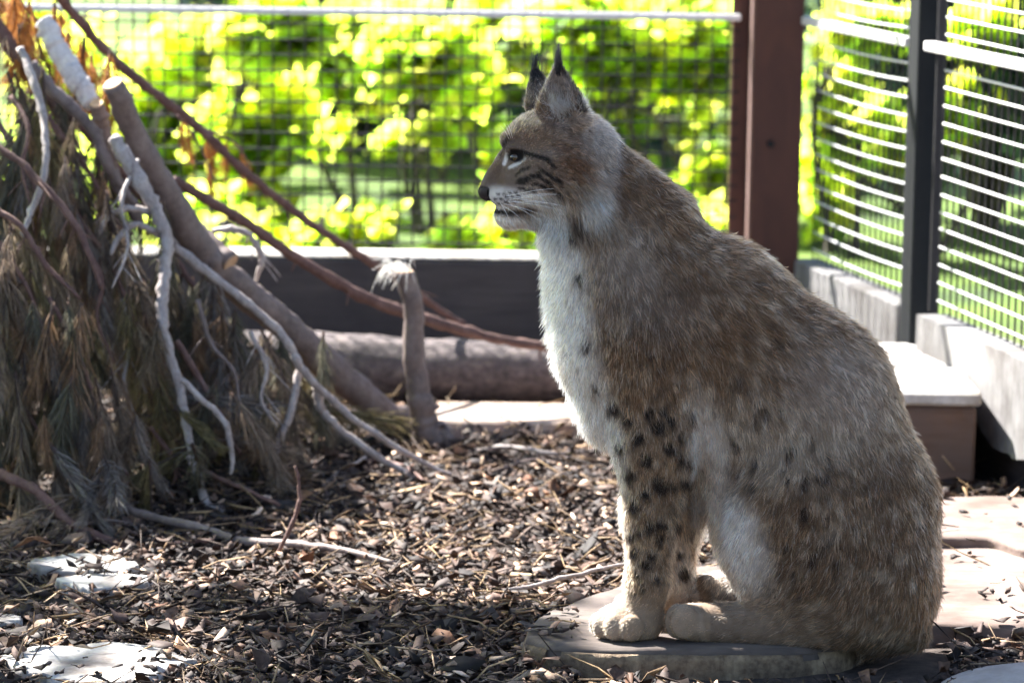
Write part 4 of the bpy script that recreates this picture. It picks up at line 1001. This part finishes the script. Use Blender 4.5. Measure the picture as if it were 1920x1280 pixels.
    h = mix(h, 0.7 * blob(u, v, 1010, 262, 60, 18, 8, .5), (0.235, 0.16, 0.115))
    h = mix(h, 0.5 * blob(u, v, 1125, 270, 38, 60, -10, .5), (0.52, 0.48, 0.455))
    h = mix(h, 0.75 * blob(u, v, 1080, 310, 40, 34, 20, .5), (0.21, 0.13, 0.08))
    h = mix(h, 0.6 * blob(u, v, 930, 325, 16, 34, -35, .5), (0.20, 0.135, 0.10))
    h = mix(h, 0.8 * blob(u, v, 1000, 345, 50, 22, 12, .6), (0.30, 0.24, 0.20))
    h = mix(h, 0.85 * blob(u, v, 1106, 382, 28, 32, -20, .7), (0.80, 0.77, 0.74))
    h = mix(h, 0.97 * blob(u, v, 985, 386, 78, 27, 8, .5), (0.88, 0.85, 0.82))
    h = mix(h, 0.95 * blob(u, v, 942, 372, 34, 17, 10, .5), (0.74, 0.70, 0.67))
    h = mix(h, 1.0 * blob(u, v, 965, 415, 40, 18, 6, .5), (0.88, 0.85, 0.82))
    h = mix(h, 0.95 * blob(u, v, 1040, 420, 28, 50, -10, .5), (0.88, 0.85, 0.82))
    h = mix(h, 0.9 * stroke(u, v, [(1072, 392), (1080, 425), (1080, 452)], 11), (0.05, 0.042, 0.04))
    h = mix(h, 0.9 * stroke(u, v, [(1052, 385), (1075, 392)], 6), (0.10, 0.075, 0.06))
    u, v = uo, vo
    # marks round the eye and on the cheek
    h = mix(h, 0.95 * stroke(u, v, [(951, 290), (948, 300), (945, 308)], 3.6), (0.78, 0.75, 0.73))
    h = mix(h, 0.95 * stroke(u, v, [(956, 314), (968, 309), (983, 298)], 3), (0.80, 0.77, 0.75))
    h = mix(h, 0.97 * blob(u, v, 967, 293, 17, 11, 10, .3), (0.02, 0.016, 0.014))
    h = mix(h, 0.95 * stroke(u, v, [(958, 284), (974, 284), (990, 289), (1008, 294), (1025, 298), (1036, 313)], 4), (0.025, 0.02, 0.018))
    h = mix(h, 0.8 * stroke(u, v, [(938, 292), (942, 276), (950, 262)], 4), (0.07, 0.05, 0.04))
    for st in ([(970, 327), (988, 315)], [(976, 344), (998, 333), (1013, 331), (1032, 343)], [(992, 330), (1008, 326)], [(968, 340), (985, 334)], [(1000, 346), (1024, 350), (1046, 360)], [(1012, 318), (1030, 328), (1048, 342)], [(975, 356), (1000, 358)]):
        h = mix(h, 0.88 * stroke(u + 5 * n4, v + 5 * n2, st, 3.4), (0.025, 0.018, 0.014))
    for k_ in range(5): h = mix(h, 0.85 * blob(u, v, 928 + k_ * 11, 374 - k_ * 1.5, 4, 3), (0.04, 0.03, 0.03))
    for k_ in range(5): h = mix(h, 0.75 * blob(u, v, 925 + k_ * 12, 384 - k_ * 2, 5, 2.6), (0.05, 0.04, 0.04))
    for k_ in range(4): h = mix(h, 0.7 * blob(u, v, 934 + k_ * 11, 364 - k_ * 1.0, 3.4, 2.6), (0.06, 0.05, 0.04))
    h = mix(h, 0.95 * stroke(u, v, [(912, 385), (932, 397), (962, 396), (992, 387)], 5), (0.035, 0.03, 0.03))
    h = mix(h, 0.6 * blob(u, v, 970, 402, 26, 7, 0, .5), (0.06, 0.05, 0.05))
    h = mix(h, 1.0 * (blob(u, v, 909, 364, 17, 13, 40, .15) * (np.abs(w) < 24)), (0.02, 0.016, 0.016))
    # ears
    e_near = ((v < 212) & (w > 10)).astype(float); inner = blob(u, v, 1048, 180, 30, 50, -6, .35)
    h = mix(h, 0.9 * e_near, (0.20, 0.155, 0.125))
    h = mix(h, 0.85 * e_near * inner, (0.40, 0.36, 0.34))
    h = mix(h, 0.95 * e_near * stroke(u, v, [(1048, 118), (1068, 140), (1088, 175), (1094, 215)], 8), (0.035, 0.03, 0.03))
    h = mix(h, 0.9 * e_near * stroke(u, v, [(1092, 165), (1104, 215), (1108, 235)], 6), (0.5, 0.47, 0.45))
    e_far = ((v < 205) & (w < -10)).astype(float)
    h = mix(h, 0.95 * e_far * sstep(175, 145, v), (0.03, 0.03, 0.035)); h = mix(h, 0.8 * e_far * sstep(145, 175, v), (0.20, 0.17, 0.15))
    c = c + (h - c) * hd[:, None]
    c = c * (1 + 0.10 * n4)[:, None]
    return np.clip(c, 0.012, 0.9)
# lie of the coat and hair length (mm): control points u, v, du, dv, length, lift
CP = np.array([
 (905, 345, .7, -.7, 2.0, .15), (930, 300, .5, -.85, 4.0, .2), (930, 365, 1, .05, 3.0, .2), (960, 345, 1, -.1, 3.5, .2), (1000, 330, 1, .15, 5, .25), (960, 295, .9, -.2, 3.0, .15), (1010, 285, 1, 0, 5, .25), (950, 245, .6, -.8, 7.0, .25), (1000, 225, .9, -.35, 9.0, .3), (1060, 250, 1, .2, 12.0, .3),
 (1050, 320, .95, .3, 8, .3), (1085, 350, .75, .65, 22.0, .35), (1105, 385, .5, .85, 30.0, .4), (1060, 395, .4, .9, 24.0, .35), (960, 408, .5, .85, 7.0, .35), (990, 400, .6, .8, 12.0, .4), (1030, 425, -.1, 1, 26.0, .45), (1120, 280, .6, .75, 12.0, .25),
 (1046, 150, -.1, -1, 7.0, .3), (1050, 200, -.2, -.9, 10.0, .4), (1000, 160, 0, -1, 6.0, .2), (1140, 250, .6, .8, 11.0, .22), (1200, 325, .65, .75, 13.2, .3), (1300, 410, .8, .6, 14.5, .28), (1400, 480, .8, .6, 14.5, .25), (1500, 560, .75, .65, 14.5, .25), (1600, 640, .62, .78, 14.5, .25), (1680, 740, .45, .9, 14.5, .25),
 (1740, 880, .15, 1, 14.5, .25), (1765, 1000, 0, 1, 13.2, .25), (1750, 1120, -.2, 1, 14.4, .25), (1680, 1210, -.6, .8, 11.2, .25), (1035, 500, -.3, .95, 15.8, .42), (1030, 600, -.28, .95, 17.8, .45), (1050, 700, -.22, 1, 17.8, .45), (1090, 780, -.05, 1, 17.8, .42), (1140, 830, .1, 1, 14.5, .35),
 (1120, 520, .05, 1, 17.2, .35), (1180, 450, .4, .9, 17.2, .35), (1180, 620, .1, 1, 15.8, .3), (1240, 540, .4, .9, 15.8, .3), (1250, 700, .25, 1, 14.5, .3), (1330, 620, .6, .8, 15.8, .35), (1340, 740, .2, 1, 17.2, .4), (1310, 850, -.05, 1, 18.5, .4), (1330, 940, -.1, 1, 13.2, .35), (1430, 640, .7, .7, 15.8, .32), (1520, 720, .6, .8, 15.8, .32),
 (1430, 800, .35, .95, 17.2, .35), (1560, 860, .3, .95, 15.8, .3), (1420, 900, -.3, .95, 15.8, .35), (1360, 1020, -.4, .9, 15.8, .45), (1390, 1080, -.3, .95, 13.2, .35), (1480, 980, -.2, 1, 14.5, .3), (1600, 1000, 0, 1, 14.5, .28), (1480, 1080, -.5, .85, 14.4, .28), (1600, 1120, -.4, .9, 14.4, .28),
 (1215, 850, .05, 1, 12.0, .25), (1215, 960, .02, 1, 12.0, .22), (1265, 960, .3, .95, 14.4, .35), (1212, 1060, 0, 1, 10.0, .22), (1255, 1060, .3, 1, 11.2, .35), (1130, 1170, -.9, .4, 5, .25), (1160, 1175, -.9, .4, 5, .25), (1200, 1180, -.6, .8, 4.5, .25), (1275, 1160, -1, .1, 5, .22), (1300, 1160, -1, .1, 5, .22), (1400, 1160, -1, .1, 10.0, .22), (1540, 1170, -.9, .2, 12.0, .25)], float)
def idw(u, v):
    out = np.zeros((len(u), 4))
    for s in range(0, len(u), 20000):
        d2 = (u[s:s + 20000, None] - CP[:, 0]) ** 2 + (v[s:s + 20000, None] - CP[:, 1]) ** 2 + 60
        wt = d2 ** -1.6; out[s:s + 20000] = (wt @ CP[:, 2:]) / wt.sum(1)[:, None]
    return out
n = N('lynx_skin'); n.base(n.attr('col')); n.p.inputs['Roughness'].default_value = 0.9; M['lynx_skin'] = n.m
lu, lvv = project(LV)
lynx = fast_mesh('lynx', LV, LF, 4, M['lynx_skin'], smooth=True, col=np.power(coat(LV, VN, lu, lvv), 1.45) * 0.75)
props(lynx, 'sitting lynx in profile facing left, spotted grey brown coat, white chest and tufted ears', 'lynx')
# hair
n = N('fur'); t = n.t; t.nodes.remove(n.p)
hb = n.new('ShaderNodeBsdfHairPrincipled'); hb.parametrization = 'COLOR'
n.link(n.attr('col'), hb.inputs['Color']); hb.inputs['Roughness'].default_value = 0.6; hb.inputs['Radial Roughness'].default_value = 0.75; hb.inputs['IOR'].default_value = 1.32; hb.inputs['Coat'].default_value = 0.0; hb.inputs['Random Roughness'].default_value = 0.2
n.link(hb.outputs[0], n.out.inputs[0]); M['fur'] = n.m
def fur(name, count, prob, parent, seed, len_k=1.0, rad=0.00024, col_k=1.0):
    rg = np.random.default_rng(seed); pr = area * prob; pr /= pr.sum()
    fi = rg.choice(len(LF), count, p=pr); a, b = rg.random((2, count, 1))
    q = LF[fi]; P = (LV[q[:, 0]] * (1 - a) + LV[q[:, 1]] * a) * (1 - b) + (LV[q[:, 3]] * (1 - a) + LV[q[:, 2]] * a) * b
    Nn = (VN[q[:, 0]] * (1 - a) + VN[q[:, 1]] * a) * (1 - b) + (VN[q[:, 3]] * (1 - a) + VN[q[:, 2]] * a) * b
    Nn /= np.linalg.norm(Nn, axis=1)[:, None] + 1e-9
    u, v = project(P); cp = idw(u, v)
    flow = cp[:, :1] * RT + -cp[:, 1:2] * UP0 + 0.0
    flow += 0.25 * np.stack([vnoise(P, 30, 51, 2), vnoise(P, 30, 52, 2), vnoise(P, 30, 53, 2)], 1)
    flow -= Nn * (flow * Nn).sum(1)[:, None]; flow /= np.linalg.norm(flow, axis=1)[:, None] + 1e-6
    L = cp[:, 2] * 0.001 * len_k * rg.uniform(0.55, 1.25, count); lift = cp[:, 3] * rg.uniform(0.6, 1.5, count)
    jit = rg.normal(0, 1, (count, 3)) * 0.21
    d = flow * (1 - 0.45 * lift)[:, None] + Nn * lift[:, None] + jit; d /= np.linalg.norm(d, axis=1)[:, None]
    curl = rg.normal(0, 1, (count, 3)) * 0.38
    K = 5; s = np.linspace(0, 1, K)
    pts = P[:, None] - Nn[:, None] * 0.001 + L[:, None, None] * (d[:, None] * s[None, :, None] + (flow * 0.35 + curl + np.array([0, 0, -0.12]))[:, None] * (s ** 2)[None, :, None] * 0.45)
    # clump the tips into locks
    nc = max(50, count // 20); cid = rg.choice(count, nc, replace=False); kd = kdtree.KDTree(nc)
    for i, c_ in enumerate(cid): kd.insert(P[c_], i)
    kd.balance()
    near = np.array([kd.find(p)[1] for p in P.tolist()])
    cpts = pts[cid][near]; cs = (s ** 1.6)[None, :, None] * (0.42 * np.clip(L / 0.02, 0.2, 1))[:, None, None] * rg.uniform(0.4, 1.2, (count, 1, 1))
    far = np.linalg.norm(P - P[cid][near], axis=1) < 0.012
    pts = pts + (cpts - pts) * cs * far[:, None, None]
    C = coat(P, Nn, u, v); C = C * rg.uniform(0.72, 1.3, (count, 1)); C = C * np.clip(np.exp(rg.normal(0, 0.36, nc)), 0.45, 2.0)[near][:, None] * np.array([1.12, 1.0, 0.88])
    guard = rg.random(count) < 0.13; C[guard] = C[guard] * 0.45 + 0.4 * np.array([0.75, 0.70, 0.64]) * (C[guard].mean(1) > 0.06)[:, None]
    dk = (rg.random(count) < 0.16); C[dk] *= 0.5
    R = rad * rg.uniform(0.7, 1.3, count)[:, None] * np.array([1.0, 1.0, 0.9, 0.65, 0.15])[None]
    R = R * np.clip(L / 0.012, 0.55, 1.2)[:, None]
    hc = bpy.data.hair_curves.new(name); hc.add_curves([K] * count)
    hc.attributes['position'].data.foreach_set('vector', pts.astype(np.float32).ravel())
    ra = hc.attributes.new('radius', 'FLOAT', 'POINT'); ra.data.foreach_set('value', R.astype(np.float32).ravel())
    ca = hc.attributes.new('col', 'FLOAT_COLOR', 'CURVE'); cc = np.ones((count, 4), np.float32); cc[:, :3] = np.clip(np.power(np.clip(C, 0, 1), 1.45) * col_k * 1.12, 0.003, 0.9); ca.data.foreach_set('color', cc.ravel())
    hc.materials.append(M['fur']); o = link(name, hc, parent); return o
fc = LV[LF].mean(1); fu, fv = project(fc); facing = (VN[LF].mean(1) @ np.array([0, -1.0, 0.15]))
headm = ((fv < 440) & (fu < 1150)).astype(float); legm = (fv > 850) & (fu < 1320)
prob = np.where(facing > -0.25, 1.0, 0.22) * (1 + 5.5 * headm + 1.2 * legm)
earin = (fv < 205) & (fu < 1110); prob = prob * np.where(earin, 0.8, 1)
prob[(np.hypot(fu - 909, fv - 364) < 15)] = 0; prob[(np.hypot((fu - 966) / 1.2, fv - 293) < 11)] = 0
fur('coat_hair', 260000, prob, lynx, 61, len_k=0.92, col_k=0.86)
LB = BVHTree.FromPolygons([tuple(p) for p in LV], [tuple(q) for q in LF])
def on_skin(u, v, dy=0.0):
    d = Vector(ray(u, v)); d.normalize(); h = LB.ray_cast(Vector(CAMP), d); return np.array(h[0]) + np.array(d) * dy
# eye
ec = on_skin(966, 295) + np.array([0.0005, 0.0062, -0.0005]); v = []; f = []
ME = mat_plain('eye', (0.06, 0.035, 0.012), 0.04, 0, 0.8); MP = mat_plain('pupil', (0.006, 0.006, 0.006), 0.03, 0, 0.9)
def sphere(c, r, axis_dir, cap=None, nth=14, nph=24):
    axd = Vector(axis_dir).normalized(); M3 = axd.to_track_quat('Z', 'Y').to_matrix(); v = []; f = []
    for i in range(nth + 1):
        th = (cap or math.pi) * i / nth
        for j in range(nph):
            p = M3 @ Vector((math.sin(th) * math.cos(2 * math.pi * j / nph), math.sin(th) * math.sin(2 * math.pi * j / nph), math.cos(th))); v.append(np.array(c) + np.array(p) * r)
    for i in range(nth):
        for j in range(nph): k_ = (j + 1) % nph; f.append((i * nph + j, (i + 1) * nph + j, (i + 1) * nph + k_, i * nph + k_))
    return v, f
look = (-0.80, -0.58, -0.05)
for sgn in (1,):
    v, f = sphere(ec, 0.0082, look); eye = mesh_obj('eye', v, f, ME, lynx); v, f = sphere(ec, 0.00835, look, 0.62, 6); mesh_obj('pupil', v, f, MP, eye)
# the eye on the far side, mirrored through the head's middle plane
ec2 = ec.copy(); ec2[1] = 2 * YL - ec[1]; v, f = sphere(ec2, 0.0100, (-0.8, 0.58, -.05)); eye2 = mesh_obj('eye', v, f, ME, lynx)
v, f = sphere(ec2, 0.01015, (-0.8, 0.58, -.05), 0.62, 6); mesh_obj('pupil', v, f, MP, eye2)
# nose leather follows the muzzle's own surface, a little proud
sel = (np.hypot((lu - 909) * 1.0, (lvv - 364) * 1.15) < 16) & (np.abs((YL - LV[:, 1]) / SP) < 22)
keep = sel[LF].all(1); ids_ = np.unique(LF[keep]); remap = {int(i): k for k, i in enumerate(ids_)}
n = N('nose_leather'); co = n.coord('Object'); n.base((0.022, 0.017, 0.017)); n.p.inputs['Roughness'].default_value = 0.45; n.bump(n.noise(co, 900, 3), 0.4, 0.0006)
mesh_obj('nose', LV[ids_] + VN[ids_] * 0.0012, [tuple(remap[int(i)] for i in q) for q in LF[keep]], n.m, lynx)
# whiskers, brow bristles
parts = []
for (u, v, eu, ev, ln) in [(948, 372, 1085, 362, 0), (955, 374, 1095, 364, 0), (952, 378, 1062, 386, 0), (960, 378, 1072, 400, 0), (946, 382, 1036, 412, 0), (958, 384, 1020, 420, 0), (940, 384, 985, 418, 0), (962, 372, 1090, 395, 0), (938, 380, 960, 424, 0), (950, 368, 1060, 352, 0),
                         (955, 262, 938, 236, 1), (958, 260, 944, 230, 1), (961, 259, 951, 232, 1)]:
    a = on_skin(u, v); e = at(eu, ev, a[1] - (0.035 if not ln else 0.012)); m = (a + e) / 2 + np.array([0, -0.016, 0.004])
    parts.append(tube(catmull([a, m, e], 6), np.linspace(0.00028, 0.00008, 13), 5))
n = N('whisker'); n.base((0.85, 0.84, 0.82)); n.p.inputs['Roughness'].default_value = 0.3
vv_, ff_ = join(parts); wh = mesh_obj('whiskers', vv_, ff_, n.m, lynx); wh['kind'] = 'stuff'
# ear tufts
def strands(name, roots, tips, rad, col, parent, seed, K=6, bow=0.004):
    rg = np.random.default_rng(seed); n_ = len(roots); s = np.linspace(0, 1, K)[None, :, None]
    pts = roots[:, None] * (1 - s) + tips[:, None] * s + (rg.normal(0, bow, (n_, 1, 3)) * np.sin(s * 3.14))
    hc = bpy.data.hair_curves.new(name); hc.add_curves([K] * n_)
    hc.attributes['position'].data.foreach_set('vector', pts.astype(np.float32).ravel())
    R = np.tile(rad * np.linspace(1, 0.15, K), (n_, 1)); ra = hc.attributes.new('radius', 'FLOAT', 'POINT'); ra.data.foreach_set('value', R.astype(np.float32).ravel())
    ca = hc.attributes.new('col', 'FLOAT_COLOR', 'CURVE'); cc = np.ones((n_, 4), np.float32); cc[:, :3] = col; ca.data.foreach_set('color', cc.ravel())
    hc.materials.append(M['fur']); return link(name, hc, parent)
for (bu, bv, w, tu, tv, seed, n_) in ((1047, 128, 74, 1046, 72, 71, 150), (1001, 140, -76, 1006, 88, 72, 130)):
    rg = np.random.default_rng(seed); r = lx(bu + rg.normal(0, 4, n_), bv + rg.uniform(-4, 16, n_), w + rg.normal(0, 4, n_))
    e = lx(tu + rg.normal(0, 5.5, n_), tv + np.abs(rg.normal(0, 20, n_)), w + rg.normal(0, 6, n_))
    strands('ear_tuft', r, e, 0.0003, (0.003, 0.003, 0.004), lynx, seed, bow=0.0015)
rg = np.random.default_rng(77); n_ = 420                                  # pale hairs at the ear's inner edge
r = lx(1062 + rg.uniform(-30, 34, n_), 206 + rg.normal(0, 9, n_), 70 + rg.normal(0, 8, n_)); e = r + np.stack([rg.normal(-0.006, .008, n_), rg.normal(-0.008, 0.005, n_), rg.uniform(0.008, 0.032, n_)], 1)
strands('ear_hair', r, e, 0.00022, (0.5, 0.47, 0.45), lynx, 78, bow=0.003)
